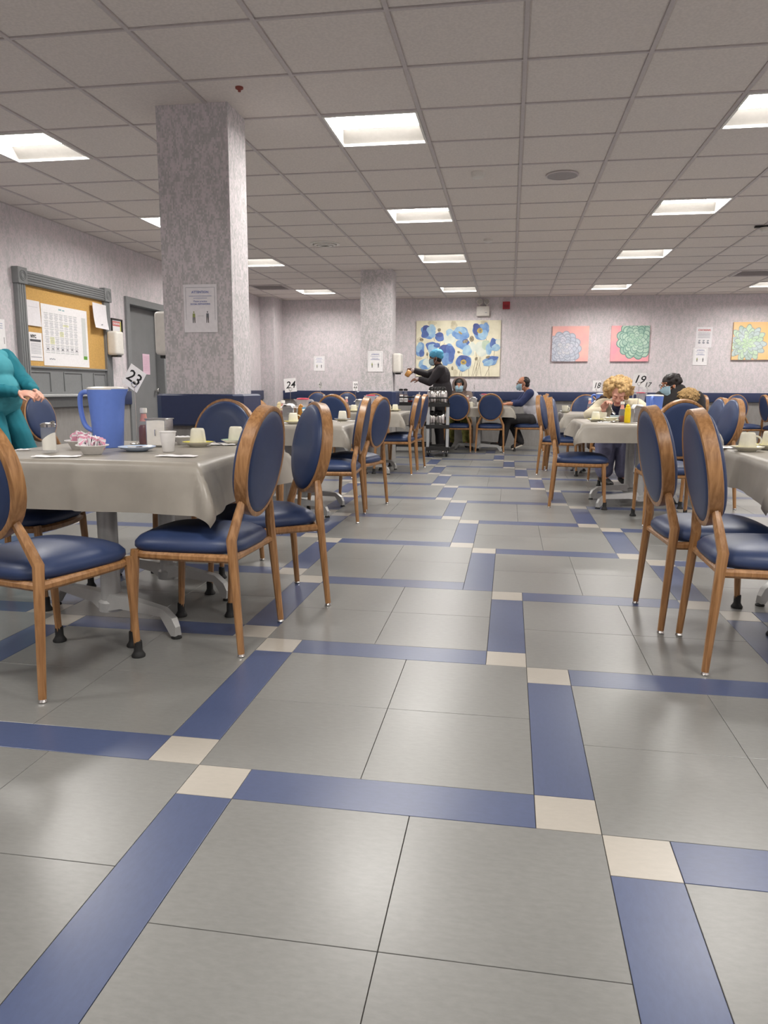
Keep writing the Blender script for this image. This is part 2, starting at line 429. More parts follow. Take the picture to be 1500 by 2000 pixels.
# dispenser, vents: cells without a plain panel
vents = [(-1.447+GX*7, 3.095+GY*11), (-1.447+GX*-5, 3.095+GY*12)]
xs = [X0]+xl+[X1]; ys = [Y0]+yl+[Y1]
cells = []
for a, b in zip(xs, xs[1:]):
    for c, d in zip(ys, ys[1:]):
        if any(abs(a-x) < .05 and abs(c-y) < .05 for x, y in lamps+vents): continue
        cells.append((seen((a+b)/2, (c+d)/2), a, b, c, d))
cells.sort()
def panel_mesh(w_, h_):
    bm = bmesh.new(); g = .011
    r0_ = [bm.verts.new(v) for v in ((g, g, .016), (w_-g, g, .016), (w_-g, h_-g, .016), (g, h_-g, .016))]
    r1_ = [bm.verts.new(v) for v in ((g, g, .008), (w_-g, g, .008), (w_-g, h_-g, .008), (g, h_-g, .008))]
    r2_ = [bm.verts.new(v) for v in ((g+.008, g+.008, .004), (w_-g-.008, g+.008, .004), (w_-g-.008, h_-g-.008, .004), (g+.008, h_-g-.008, .004))]
    for p, q in ((r0_, r1_), (r1_, r2_)):
        for k in range(4): bm.faces.new((p[k], p[(k+1) % 4], q[(k+1) % 4], q[k]))
    bm.faces.new(r2_[::-1]); bm.faces.new(r0_)
    bmesh.ops.recalc_face_normals(bm, faces=bm.faces[:])
    me = bpy.data.meshes.new('ceiling_panel'); bm.to_mesh(me); bm.free(); me.materials.append(CTILE); return me
pc = {}
rest = bmesh.new()
for q, (_, a, b, c, d) in enumerate(cells):
    key = (round(b-a, 3), round(d-c, 3))
    if key not in pc: pc[key] = panel_mesh(b-a, d-c)
    if q < 300:
        o = bpy.data.objects.new('ceiling_panel', pc[key]); o.location = (a, c, H); col.objects.link(o); o.parent = ceiling
    else:
        me = pc[key].copy(); me.transform(Matrix.Translation((a, c, H))); rest.from_mesh(me); bpy.data.meshes.remove(me)
o = finish('ceiling_panel', rest, CTILE, ceiling, smooth=False); o['kind'] = 'stuff'
def bar(x0, x1, y0, y1):
    bm = bmesh.new(); box(bm, x0, x1, y0, y1, H-.001, H+.009); return finish('grid_bar', bm, CBAR, ceiling, smooth=False)
for x in xl: bar(x-.0105, x+.0105, Y0, Y1)
for y in yl:
    bm = bmesh.new(); box(bm, X0, X1, y-.008, y+.008, H, H+.009); finish('grid_bar', bm, CBAR, ceiling, smooth=False)
for (a, b, c, d) in ((X0, X0+.02, Y0, Y1), (X1-.02, X1, Y0, Y1), (X0, X1, Y1-.02, Y1), (X0, X1, Y0, Y0+.02)): bar(a, b, c, d)

LENS = mat_emit('lamp_lens', (255, 251, 246), LAMP_STRENGTH)
REFL = mat('lamp_reflector', (122, 119, 115), .6)
lp = thing('ceiling_light', 'x', 'ceiling light', (0, 0, 0), group='recessed square ceiling lights')
fr = bmesh.new(); wd, hd = GX-.026, GY-.020
for (a, b, c, d) in ((0, wd, 0, .014), (0, wd, hd-.014, hd), (0, .014, .014, hd-.014), (wd-.014, wd, .014, hd-.014)): box(fr, a, b, c, d, -.006, .012)
finish('frame', fr, mat('lamp_frame', (236, 234, 228), .4), lp, smooth=False)
rf = bmesh.new()
ra = [rf.verts.new(v) for v in ((.014, .014, .01), (wd-.014, .014, .01), (wd-.014, hd-.014, .01), (.014, hd-.014, .01))]
gx_, gy_, gz_ = .03, .115, .075
rb = [rf.verts.new(v) for v in ((gx_, gy_, gz_), (wd-gx_, gy_, gz_), (wd-gx_, hd-gy_, gz_), (gx_, hd-gy_, gz_))]
for k in range(4): rf.faces.new((ra[k], ra[(k+1) % 4], rb[(k+1) % 4], rb[k]))
finish('reflector', rf, REFL, lp, smooth=False)
ln = bmesh.new()
lv = [ln.verts.new(v) for v in ((gx_, gy_, gz_-.001), (gx_, hd-gy_, gz_-.001), (wd-gx_, hd-gy_, gz_-.001), (wd-gx_, gy_, gz_-.001))]; ln.faces.new(lv)
lens_o = finish('lens', ln, LENS, lp, smooth=False)
for p_ in lens_o.data.polygons:
    if p_.normal.z > 0: lens_o.data.flip_normals()
colname = {0: 'of the leftmost column', 1: 'of the column left of the aisle', 2: 'of the column right of the aisle', 3: 'of the far right column', 4: 'of the column by the right wall'}
rowname = {0: 'last behind the camera', 1: 'first behind the view', 2: 'nearest in view', 3: 'second in view', 4: 'third in view', 5: 'farthest'}
first = True
for i, x in enumerate(LX):
    for j, y in enumerate(LY):
        o = lp if first else copy_tree(lp); first = False
        o.location = (x+.013, y+.010, H-.001)
        o['label'] = 'lit square ceiling light, '+rowname[j]+' '+colname[i]
# ================================================================ chairs
def make_chair():
    t = thing('dining_chair', '', 'chair', group='oval-back dining chairs')
    # oval back, leaning
    yb0, yb1, zc, a_, b_ = -.205, -.280, .745, .205, .222
    def bp(x, z, d=0):      # point of the leaning back plane, d = forward
        k = (z-.525)/(.965-.525); return (x, yb0+(yb1-yb0)*k+d, z+d*.17)
    bm = bmesh.new(); n = 40
    prof = [(-.027, -.019), (-.029, -.008), (-.025, 0), (.021, 0), (.025, -.008), (.023, -.019)]   # (depth, radial)
    R = []
    for k in range(n):
        th = 2*PI*k/n
        R.append([bm.verts.new(bp((a_+q)*math.cos(th), zc+(b_+q)*math.sin(th), d)) for d, q in prof])
    for k in range(n):
        r, s = R[k], R[(k+1) % n]
        for q in range(len(prof)): bm.faces.new((r[q], r[(q+1) % len(prof)], s[(q+1) % len(prof)], s[q]))
    rim = finish('back_rim', bm, WOOD, t, ang=.9)
    bm = bmesh.new(); rows = [(-1, 0)]
    def padring(s, d): return [bm.verts.new(bp((a_-.015)*s*math.cos(2*PI*k/n), zc+(b_-.015)*s*math.sin(2*PI*k/n), d)) for k in range(n)]
    seq = [(.55, -.035), (.85, -.032), (.97, -.027), (1.0, -.018), (1.0, .012), (.99, .030), (.92, .041), (.6, .048)]
    rg = [padring(*q) for q in seq]
    for r, s in zip(rg, rg[1:]):
        for k in range(n): bm.faces.new((r[k], r[(k+1) % n], s[(k+1) % n], s[k]))
    c0 = bm.verts.new(bp(0, zc, -.035)); c1 = bm.verts.new(bp(0, zc, .045))
    for k in range(n):
        bm.faces.new((rg[0][(k+1) % n], rg[0][k], c0)); bm.faces.new((rg[-1][k], rg[-1][(k+1) % n], c1))
    finish('backrest', bm, NAVY, t, ang=1.0)
    # legs
    for s in (-1, 1):
        lg = T('leg', WOOD, t, [(s*.229, -.235, .012), (s*.216, -.208, .36), (s*.212, -.2, .455), (s*.170, -.213, .548), (s*.140, -.219, .60)], [.0135, .0185, .0205, .018, .015], 8)
        LT('metal_glide', CHROME, lg, [(.012, 0), (.0155, .004), (.013, .010), (.011, .016)], 12, (s*.229, -.235, 0))
    for s in (-1, 1):
        lg = T('leg', WOOD, t, [(s*.208, .235, .03), (s*.203, .215, .375), (s*.202, .212, .40)], [.013, .0185, .018], 8)
        LT('rubber_foot', BLACKR, lg, [(.026, 0), (.027, .007), (.020, .018), (.0165, .026), (.016, .062), (.013, .065)], 14, (s*.209, .2365, 0))
    # seat frame: rear rail, side rails, curved front rail
    out = [(-.212, -.2), (-.2, .212)]
    bm = bmesh.new()
    pts = [(-.207, -.197, .382), (-.207, .03, .381), (-.203, .17, .381), (-.188, .214, .381), (-.1, .236, .381), (0, .243, .381), (.1, .236, .381), (.188, .214, .381), (.203, .17, .381), (.207, .03, .381), (.207, -.197, .382)]
    tube(bm, pts, .0175, 8); tube(bm, [(-.2, -.197, .382), (.2, -.197, .382)], .0165, 8)
    finish('seat_frame', bm, WOOD, t)
    # cushion
    bm = bmesh.new(); m_ = 44
    def outl(k):
        th = 2*PI*k/m_; c, s = math.cos(th), math.sin(th); e = 2/4.6
        x = math.copysign(abs(c)**e, c); y = math.copysign(abs(s)**e, s)
        return x*(.206+.012*y), y*.222+.012*(1-abs(x))*(y > 0)
    seqs = [(.93, .392), (1.0, .396), (1.045, .41), (1.04, .428), (.97, .447), (.82, .463), (.5, .477), (.2, .482)]
    rg = [[bm.verts.new((outl(k)[0]*s, outl(k)[1]*s+.012, z)) for k in range(m_)] for s, z in seqs]
    for r, s in zip(rg, rg[1:]):
        for k in range(m_): bm.faces.new((r[k], r[(k+1) % m_], s[(k+1) % m_], s[k]))
    bm.faces.new(rg[0][::-1]); bm.faces.new(rg[-1])
    finish('seat', bm, NAVY, t, ang=1.2)
    return t
chair0 = make_chair(); chair_used = [False]
def chair(label, rx, ry, fx, fy):
    """rx, ry: middle of the two rear feet; fx, fy: the way it faces"""
    o = copy_tree(chair0) if chair_used[0] else chair0
    chair_used[0] = True
    l = math.hypot(fx, fy); fx /= l; fy /= l
    o.location = (rx+.235*fx, ry+.235*fy, 0); o.rotation_euler = (0, 0, math.atan2(-fx, fy))
    o['label'] = label
    return o
CA = chair('oval-back blue chair at the near left edge, cut off by the frame', -1.966, .516, .26, .965)
chair('oval-back blue chair right of table 23, nearer of the two beside the aisle', -1.238, 1.212, -1, .04)
chair('oval-back blue chair turned at the far right corner of table 23', -1.212, 1.919, -.82, -.57)
chair('oval-back blue chair on the far side of table 23, half hidden behind the mugs', -1.93, 2.63, -.12, -1)
chair('oval-back blue chair under the left side of table 23, only seat seen', -2.84, 1.6, 1, .05)
chair('oval-back blue chair by the left wall behind the person in teal scrubs', -4.60, 4.80, 1, -.12)
chair('oval-back blue chair at the right side of table 24, nearer of two, seen edge-on', -1.398, 4.175, -1, -.07)
chair('oval-back blue chair right of table 24, farther of two, showing its back', -1.376, 4.78, -.97, .24)
chair('oval-back blue chair at the near side of table 24, mostly hidden', -2.042, 3.5, .45, 1)
chair('oval-back blue chair standing between table 24 and the table behind it', -2.259, 6.9, .2, 1)
chair('nearer of two edge-on blue chairs left of the steel-pot cart', -1.39, 7.56, -1, .03)
chair('farther of two edge-on blue chairs left of the steel-pot cart', -1.36, 8.05, -1, .08)
chair('oval-back blue chair behind the third left table, hidden by the red-lidded pitcher', -2.224+.1, 8.78, 0, -1)
chair('oval-back blue chair at the far left back table, left of two against the rail', -3.696, 11.75, .1, -1)
chair('oval-back blue chair at the far left back table, right of two behind the ketchup bottle', -3.146, 11.75, 0, -1)
chair('round blue chair back at the centre back table, partly behind the cart', -1.09, 10.8, .05, 1)
chair('round blue chair back at the centre back table, right one', -.55, 10.8, 0, 1)
MANCHAIR = chair('blue chair the man in the grey and navy shirt sits on', .33, 11.42, -1, 0)
chair('oval-back blue chair right of the aisle at table 18, nearer of two', .155, 7.91, 1, -.2)
chair('oval-back blue chair right of the aisle at table 18, farther of two, mostly hidden', .25, 8.42, 1, 0)
chair('oval-back blue chair left of table 19, its whole seat seen', .15, 5.27, 1, -.1)
chair('oval-back blue chair behind table 18 facing the camera', 0.810, 9.3, -.1, -1)
LADYCHAIR = chair('blue chair under the woman with blond curls, a brown jacket on its back', .90, 7.20, .1, -1)
chair('large oval-back blue chair at the near side of table 19, showing its back', 1.03, 4.27, -.06, 1)
chair('oval-back blue chair right of table 19, nearer of two showing blue faces', 1.70, 5.48, -1, -.15)
chair('oval-back blue chair right of table 19, farther of two showing blue faces', 1.72, 6.0, -1, -.15)
chair('oval-back blue chair far right beside table 17, behind the fur trim', 2.737, 11.0, -1, -.25)
chair('oval-back blue chair against the back wall on the right, facing the camera', 3.626, 12.2, .35, -1)
chair('oval-back blue chair seen edge-on at the right end of the back wall', 3.865+.04, 11.6, 1, .05)
chair('oval-back blue chair at the right table, nearer of two by the aisle', .4955, 1.333, 1, -.01)
chair('oval-back blue chair at the right table, farther of two by the aisle', .410, 1.807, 1, .07)
chair('oval-back blue chair behind the right-hand near table, a sliver at the photo edge', 1.66, 3.25, 0, -1)

# ================================================================ tables and cloths
def make_table():
    t = thing('dining_table', '', 'table', group='square twin-post dining tables')
    B('tabletop', TOPM, t, -.53, .53, -.53, .53, .70, .737, .008, seg=2)
    for s in (-1, 1):
        y = s*.29
        bm = bmesh.new(); lathe(bm, [(.055, .05), (.055, .09), (.043, .10), (.043, .685), (.12, .69), (.12, .70)], 20, (0, y, 0))
        finish('post', bm, ALU, t)
        # arched base bar turned under the top, one foot at each end
        M = Matrix.Translation((0, y, 0)) @ Matrix.Rotation(math.radians(BASE_ROT), 4, 'Z')
        bm = bmesh.new(); st = []
        for x, z0, z1, hw in ((-.44, .012, .05, .018), (-.42, .012, .085, .022), (-.36, .085, .118, .024), (-.1, .075, .128, .032), (0, .05, .132, .05), (.1, .075, .128, .032), (.36, .085, .118, .024), (.42, .012, .085, .022), (.44, .012, .05, .018)):
            st.append([bm.verts.new(M @ Vector((x, yy, zz))) for yy, zz in ((-hw, z0), (hw, z0), (hw*.7, z1), (-hw*.7, z1))])
        for a, b in zip(st, st[1:]):
            for k in range(4): bm.faces.new((a[k], a[(k+1) % 4], b[(k+1) % 4], b[k]))
        bm.faces.new(st[0][::-1]); bm.faces.new(st[-1])
        bb = finish('base_bar', bm, ALU, t, ang=.5)
        for e in (-1, 1):
            p = M @ Vector((e*.43, 0, 0))
            LT('levelling_foot', BLACKR, bb, [(.022, 0), (.022, .006), (.010, .014), (.007, .03)], 12, (p.x, p.y, 0))
    return t
def make_cloth(seed, o_=.165):
    rnd = random.Random(seed); h = .535; n = 56; L_ = h+o_
    ph = [rnd.random()*6 for _ in range(8)]
    bm = bmesh.new(); G = []
    def coord(k):   # denser near the rim
        t = -1+2*k/n; return t*L_
    for i in range(n+1):
        row = []
        for j in range(n+1):
            u, v = coord(i), coord(j)
            eu, ev = max(0, abs(u)-h), max(0, abs(v)-h)
            su, sv = (1 if u > 0 else -1), (1 if v > 0 else -1)
            r = math.hypot(eu, ev)
            zt = .7405
            if r < 1e-6:
                p = Vector((u, v, zt+.0012*math.sin(9*u+ph[0])*math.sin(8*v+ph[1])))
            else:
                th = math.atan2(ev, eu)
                e2 = math.sin(2*th)
                k = min(1, r/o_)
                fold = e2**3
                s_ = (v if eu > ev else u)
                side = (0 if su > 0 else 1)+(2 if eu > ev else 0)+(4 if sv > 0 else 0)
                near = max(0, 1-(h-min(abs(u), abs(v)))/.22) if min(eu, ev) == 0 else 1
                wav = (.010*math.sin(7*s_+ph[side % 8])+.006*math.sin(15*s_+ph[(side+3) % 8]))*k
                rm = o_*1.41
                out = .006+.10*r*(1-fold)+wav*(1-fold)+.045*near*k*(1-fold)+r*.80*(1-.55*(r/rm)**2)*fold
                dx, dy = math.cos(th), math.sin(th)
                drop = r*(.985-.14*fold)
                cr = min(1, r/.02)
                z = zt-drop*cr-(1-cr)*r*.5
                bx, by = min(abs(u), h), min(abs(v), h)
                p = Vector((su*(bx+dx*out*min(1, r/.012)), sv*(by+dy*out*min(1, r/.012)), z))
            row.append(bm.verts.new(p))
        G.append(row)
    for i in range(n):
        for j in range(n): bm.faces.new((G[i][j], G[i+1][j], G[i+1][j+1], G[i][j+1]))
    return bm
BASE_ROT = -25
tabA = make_table(); BASE_ROT = 30; tabB = make_table()
usedT = {id(tabA): False, id(tabB): False}
def table(src, x, y, label, clabel, seed, rz=0, over=.165):
    o = copy_tree(src) if usedT[id(src)] else src
    usedT[id(src)] = True
    o.location = (x, y, 0); o.rotation_euler = (0, 0, rz); o['label'] = label
    c = finish('tablecloth', make_cloth(seed, over), CLOTH, ang=3); c.location = (x, y, .004); c.rotation_euler = (0, 0, rz)
    tag(c, clabel, 'tablecloth', 'taupe tablecloths')
    return o
table(tabA, -1.98, 1.62, 'square table 23 on two grey posts, nearest table on the left', 'taupe cloth hanging over the table nearest the camera on the left', 1, over=.205)
table(tabA, -2.07, 4.65, 'square table 24 on two grey posts, second table on the left', 'taupe cloth on table 24, behind the two aisle chairs', 2)
table(tabA, -2.07, 7.80, 'third square table on the left, before the far pillar', 'taupe cloth of the third table on the left, before the far pillar', 3)
table(tabA, -3.234, 10.85, 'small-looking square table at the far left back', 'taupe cloth on the far left back table', 4)
table(tabA, -.75, 11.40, 'square table at the centre back below the poppy painting', 'taupe cloth on the centre back table', 5)
table(tabB, .92, 5.58, 'square table 19 on two grey posts, right of the aisle', 'pale taupe cloth on table 19 with a pointed corner toward the aisle', 6)
table(tabB, .95, 8.20, 'square table 18 behind table 19', 'taupe cloth on table 18, seen left of the woman with blond curls', 7)
table(tabB, 1.36, 2.03, 'square table at the near right edge of the photo', 'taupe cloth on the table at the near right edge', 8)
table(tabB, 2.05, 11.2, 'square table 17 far behind the man with glasses on the right', 'taupe cloth on table 17 at the far right back', 9)
ZT = .7455          # top of a cloth

# ---------------------------------------------------------------- table things
def mug(x, y, label, z=ZT, down=True, rz=0, saucer='yellow', sl=None, grp=None):
    if saucer:
        cs = {'yellow': YELLOWC, 'inner': YELLOWC, 'navy': NAVYC, 'white': CUP, 'green': mat('green_glaze', (150, 176, 150), .2), 'dark': mat('dark_saucer', (70, 72, 78), .2)}[saucer]
        s = thing('saucer', sl or (saucer+' saucer under the mug'), 'saucer', (x, y, z), group='saucers')
        LT('dish', CUP, s, [(.04, 0), (.042, .004), (.060, .012), (.076, .021), (.077, .023), (.074, .0225), (.045, .009)], 32, cap1=True)
        if saucer == 'inner': LT('coloured_well', cs, s, [(.062, .0176), (.056, .0150), (.044, .0108), (.036, .0102)], 32, cap0=False)
        else: LT('coloured_well', cs, s, [(.0765, .0236), (.070, .0212), (.058, .0158), (.044, .0108), (.036, .0102)], 32, cap0=False)
        z += .011
    m = thing('mug', label, 'mug', (x, y, z), rz, group='ivory mugs')
    if down:
        prof = [(.040, 0), (.0415, .001), (.0385, .030), (.034, .066), (.031, .076), (.027, .079), (.0265, .077), (.012, .077)]
    else:
        prof = [(.024, .002), (.026, 0), (.030, .003), (.034, .014), (.0385, .05), (.041, .079), (.0395, .0795), (.035, .045), (.03, .01)]
    LT('cup_body', CUP, m, prof, 28)
    bm = bmesh.new(); pts = []
    for k in range(9):
        a = -PI/2+PI*k/8; pts.append((.034+.024*math.cos(a), 0, .040+.022*math.sin(a)))
    tube(bm, pts, .0045, 8); finish('handle', bm, CUP, m)
    return m
def ketchup(x, y, label, fill=.6, z=ZT):
    t = thing('ketchup_bottle', label, 'bottle', (x, y, z), group='ketchup bottles')
    bm = bmesh.new(); a8 = PI/8
    lathe(bm, [(.028, 0), (.030, .004), (.030, .085), (.024, .108), (.015, .135), (.0125, .15), (.0125, .165)], 16)
    finish('glass', bm, GLASS, t)
    zz = .10*fill/.6
    LT('sauce', KETCH, t, [(.026, .003), (.0275, .006), (.0275, min(.085, zz)), (.02, min(.1, zz+.012))], 16)
    LT('neck_label', mat('neck_label', (214, 150, 140), .5), t, [(.0205, .118), (.0162, .135), (.0138, .152), (.0132, .156)], 16, cap0=False, cap1=False)
    LT('cap', WHITEP, t, [(.017, .160), (.018, .161), (.018, .182), (.016, .185)], 20)
    return t
def napkin_holder(x, y, label, rz=0, z=ZT, napkin=False, white_face=False):
    t = thing('napkin_dispenser', label, 'napkin dispenser', (x, y, z), rz, group='steel napkin dispensers')
    B('housing', STEEL, t, -.052, .052, -.05, .05, 0, .135, .006, seg=2)
    B('face_plate', WHITEP if white_face else STEEL, t, -.046, .046, -.054, -.048, .006, .128, .003)
    B('top_lip', STEEL, t, -.055, .055, -.056, .056, .133, .138, .002)
    T('spring_tab', CHROME, t, [(0, -.056, .055), (0, -.058, .07), (0, -.056, .085)], .003, 6)
    if napkin:
        bm = grid_sheet(lambda i, j: Vector((-.065+.015*i+.002*math.sin(j*2), -.07+.02*j, .150+.005*math.sin(i*.9+j*.7)+(.0 if 1 < i < 7 else -.025))), 9, 8, .008)
        nk = finish('paper_napkin', bm, PAPER); nk.location = (x, y, z+.004); nk.rotation_euler = (0, 0, rz)
        tag(nk, 'white napkin on top of the steel dispenser '+napkin, 'napkin', 'paper napkins')
    return t
def number_stand(x, y, s, label, rz=0, tilt=0, h=.30, z=ZT, cs=.11, size=.085, italic=.25):
    t = thing('table_number', label, 'table sign', (x, y, z), rz, group='table number stands')
    LT('base', CHROME, t, [(.035, 0), (.036, .003), (.030, .006), (.006, .009)], 20)
    T('stem', CHROME, t, [(0, 0, .006), (0, 0, h-cs*.40)], .0022, 6)
    bm = bmesh.new()
    pts = [(.014*math.cos(a), -.0035, h-cs*.42+.016+.014*math.sin(a)) for a in [k*2*PI/12 for k in range(13)]]
    tube(bm, pts, .0022, 6); finish('clip', bm, CHROME, t)
    M = Matrix.Translation((0, 0, h)) @ Matrix.Rotation(tilt, 4, 'Y') @ Matrix(((1, 0, 0, 0), (0, 0, -1, 0), (0, 1, 0, 0), (0, 0, 0, 1)))
    cd_ = B('card', PAPER, t, -cs*.45, cs*.45, -cs*.5, cs*.5, -.0006, .0006, 0, M)
    text(s, size, INK, cd_, M, shear=italic, bold=.001, z=.0009)
    return t
def pitcher(x, y, label, m=None, lid=None, rz=0, z=ZT, h=.235, r=.068):
    m = m or BLUEP; lid = lid or WHITEP
    t = thing('pitcher', label, 'pitcher', (x, y, z), rz, group='plastic pitchers')
    bm = bmesh.new(); n = 32; R = []
    for rr, zz in ((r*.80, 0), (r*.83, .004), (r*.9, h*.45), (r*1.0, h*.80), (r*1.04, h*.97), (r*1.04, h)):
        ring = []
        for k in range(n):
            a = 2*PI*k/n; sp = max(0, math.cos(a))**14*max(0, (zz/h-.80)/.2)*.032
            ring.append(bm.verts.new(((rr+sp)*math.cos(a), rr*math.sin(a), zz)))
        R.append(ring)
    for a, b in zip(R, R[1:]):
        for k in range(n): bm.faces.new((a[k], a[(k+1) % n], b[(k+1) % n], b[k]))
    bm.faces.new(R[0][::-1]); finish('jug', bm, m, t)
    LT('lid', lid, t, [(r*1.045, h-.003), (r*1.05, h+.004), (r*.95, h+.009), (r*.5, h+.012)], n)
    bm = bmesh.new()
    pts = [(-r*.98, 0, h*.93), (-r*1.45, 0, h*.945), (-r*1.72, 0, h*.86), (-r*1.70, 0, h*.60), (-r*1.45, 0, h*.36), (-r*.88, 0, h*.27)]
    # smooth the handle path
    P = []
    for k in range(len(pts)-1):
        for q in range(4):
            f = q/4; p0 = Vector(pts[max(k-1, 0)]); p1 = Vector(pts[k]); p2 = Vector(pts[k+1]); p3 = Vector(pts[min(k+2, len(pts)-1)])
            P.append(.5*((2*p1)+(p2-p0)*f+(2*p0-5*p1+4*p2-p3)*f*f+(3*p1-p0-3*p2+p3)*f**3))
    P.append(Vector(pts[-1])); tube(bm, P, .012, 10); finish('handle', bm, m, t)
    return t
def plate(x, y, label, r=.085, m=None, z=ZT, cat='plate'):
    t = thing('plate', label, cat, (x, y, z), group='plates')
    LT('dish', m or CUP, t, [(r*.55, 0), (r*.58, .003), (r*.85, .010), (r, .019), (r*.995, .0205), (r*.84, .0125), (r*.5, .006)], 36)
    return t
def bowl(x, y, label, r=.062, h=.042, z=ZT, m=None, cat='bowl'):
    t = thing('bowl', label, cat, (x, y, z), group='bowls')
    LT('dish', m or FOAM, t, [(r*.55, 0), (r*.62, .002), (r*.9, h*.8), (r*1.12, h*.93), (r*1.12, h), (r*.98, h*.98), (r*.85, h*.8), (r*.55, .006)], 30)
    return t
def packets(x, y, z, R, n, seed, label_, cm, cat='sweetener packet', tall=.05, grp='sweetener packets in the bowls'):
    rnd = random.Random(seed)
    for k in range(n):
        a = 2*PI*k/n+rnd.random(); rr = R*(.25+.7*rnd.random())
        p = thing('sweetener_packet', label_, cat, (x+rr*math.cos(a), y+rr*math.sin(a)*.7, z+.004*k % .012), rnd.random()*PI, group=grp)
        p.rotation_euler = (rnd.uniform(-.5, .5), rnd.uniform(-.7, .7), rnd.random()*PI)
        mm = PINKP if rnd.random() < .5 else PAPER
        q = bbox_(-.027, .027, -.002, .002, 0, tall, .001); finish('paper_sleeve', q, mm, p)
        B('printed_band', PINKP if mm is PAPER else PAPER, p, -.0275, .0275, -.0024, .0024, tall*.72, tall*.92, 0)
        B('printed_mark', mat('packet_print', (110, 110, 120), .6), p, -.006, .006, -.0028, .0028, tall*.55, tall*.7, 0)
def napkin(x, y, label, w_=.15, d_=.06, rz=0, seed=0, z=ZT):
    ph = random.Random(seed).random()*6
    bm = grid_sheet(lambda i, j: Vector((-w_/2+w_*i/9, -d_/2+d_*j/4+.004*math.sin(i+ph), .0022+.0035*abs(math.sin(i*.8+ph)*math.sin(j*1.1+.5)))), 10, 5, .0015)
    o = finish('paper_napkin', bm, PAPER); o.location = (x, y, z+.0015); o.rotation_euler = (0, 0, rz)
    return tag(o, label, 'napkin', 'paper napkins')
def foam_cup(x, y, label, z=ZT, s=1):
    t = thing('foam_cup', label, 'cup', (x, y, z), group='white foam cups')
    LT('cup_body', FOAM, t, [(.024*s, 0), (.025*s, .001), (.0355*s, .088*s), (.038*s, .089*s), (.038*s, .093*s), (.035*s, .093*s), (.033*s, .08*s), (.022*s, .01)], 28)
    return t
def cutlery(x, y, kind, label, rz, z=ZT, m=None):
    t = thing(kind, label, 'cutlery', (x, y, z), rz, group='cutlery')
    m = m or CHROME
    bm = bmesh.new(); tube(bm, [(-.085, 0, .003), (-.03, 0, .0045), (.04, 0, .0045)], [.0045, .003, .003], 8, flat=.5); finish('handle', bm, m, t)
    bm = bmesh.new()
    if kind == 'spoon':
        bmesh.ops.create_uvsphere(bm, u_segments=14, v_segments=8, radius=1, matrix=Matrix.Translation((.062, 0, .006)) @ Matrix.Diagonal((.026, .016, .004, 1)))
        finish('spoon_bowl', bm, m, t)
    elif kind == 'fork':
        for q in (-1, 0, 1): tube(bm, [(.04, 0, .005), (.055, q*.006, .005), (.085, q*.006, .008)], .0016, 6)
        finish('tines', bm, m, t)
    else:
        box(bm, .03, .10, -.007, .007, .003, .0045); finish('blade', bm, m, t)
    return t
def bottle_squeeze(x, y, label, m, z=ZT, h=.15):
    t = thing('mustard_bottle', label, 'bottle', (x, y, z), group='condiment squeeze bottles')
    LT('bottle_body', m, t, [(.025, 0), (.0275, .004), (.0275, h*.55), (.024, h*.66), (.0265, h*.74), (.020, h*.84)], 22)
    LT('cap', m, t, [(.0185, h*.82), (.0185, h*.92), (.011, h*.96), (.006, h)], 18)
    return t
# table 23
def sugar_shaker(x, y, label):
    t = thing('sugar_shaker', label, 'shaker', (x, y, ZT), group='sugar shakers')
    bm = bmesh.new(); n = 30; R = []
    prof = [(.034, 0), (.037, .003), (.036, .010), (.030, .016), (.031, .10), (.031, .118)]
    for r, z in prof:
        R.append([bm.verts.new(((r+(.0012*math.cos(10*2*PI*k/n) if .012 < z < .11 else 0))*math.cos(2*PI*k/n), (r+(.0012*math.cos(10*2*PI*k/n) if .012 < z < .11 else 0))*math.sin(2*PI*k/n), z)) for k in range(n)])
    for a, b in zip(R, R[1:]):
        for k in range(n): bm.faces.new((a[k], a[(k+1) % n], b[(k+1) % n], b[k]))
    bm.faces.new(R[0][::-1]); finish('glass', bm, GLASS, t)
    bm = bmesh.new(); r = .028
    lo = [bm.verts.new((r*math.cos(2*PI*k/n), r*math.sin(2*PI*k/n), .014)) for k in range(n)]
    hi = [bm.verts.new((r*math.cos(2*PI*k/n), r*math.sin(2*PI*k/n), .070+.020*math.cos(2*PI*k/n))) for k in range(n)]
    for k in range(n): bm.faces.new((lo[k], lo[(k+1) % n], hi[(k+1) % n], hi[k]))
    bm.faces.new(lo[::-1]); bm.faces.new(hi); finish('sugar', bm, SUGAR, t)
    LT('metal_lid', CHROME, t, [(.0335, .114), (.034, .126), (.026, .131), (.012, .134)], n)
    T('pour_flap', CHROME, t, [(.012, 0, .134), (.026, 0, .138), (.032, 0, .134)], .004, 8)
    return t
sugar_shaker(-2.254, 1.36, 'glass sugar shaker with a metal lid, half full, at the left of table 23')
bowl(-2.030, 1.33, 'white foam bowl full of pink and white packets on table 23, nearer of two')
packets(-2.030, 1.33, ZT+.024, .042, 20, 3, 'small pink and white sweetener packet in the nearer foam bowl on table 23', PINKP, tall=.048)
bowl(-2.239, 1.58, 'white foam bowl of packets on table 23, behind the other bowl')
packets(-2.239, 1.58, ZT+.024, .040, 12, 5, 'small pink and white sweetener packet in the farther foam bowl on table 23', PINKP, tall=.050, grp='sweetener packets in the farther bowl')
pitcher(-2.172, 1.72, 'large blue plastic pitcher with a white lid on table 23', rz=math.radians(-4), h=.28, r=.084)
st23 = number_stand(-2.144, 1.95, '23', 'white card 23 turned on its corner on a tall wire stand on table 23', rz=-.10, tilt=math.radians(33), h=.335, cs=.112, size=.085, italic=.1)
ketchup(-2.086, 1.92, 'half-empty ketchup bottle beside the steel napkin dispenser on table 23', .62)
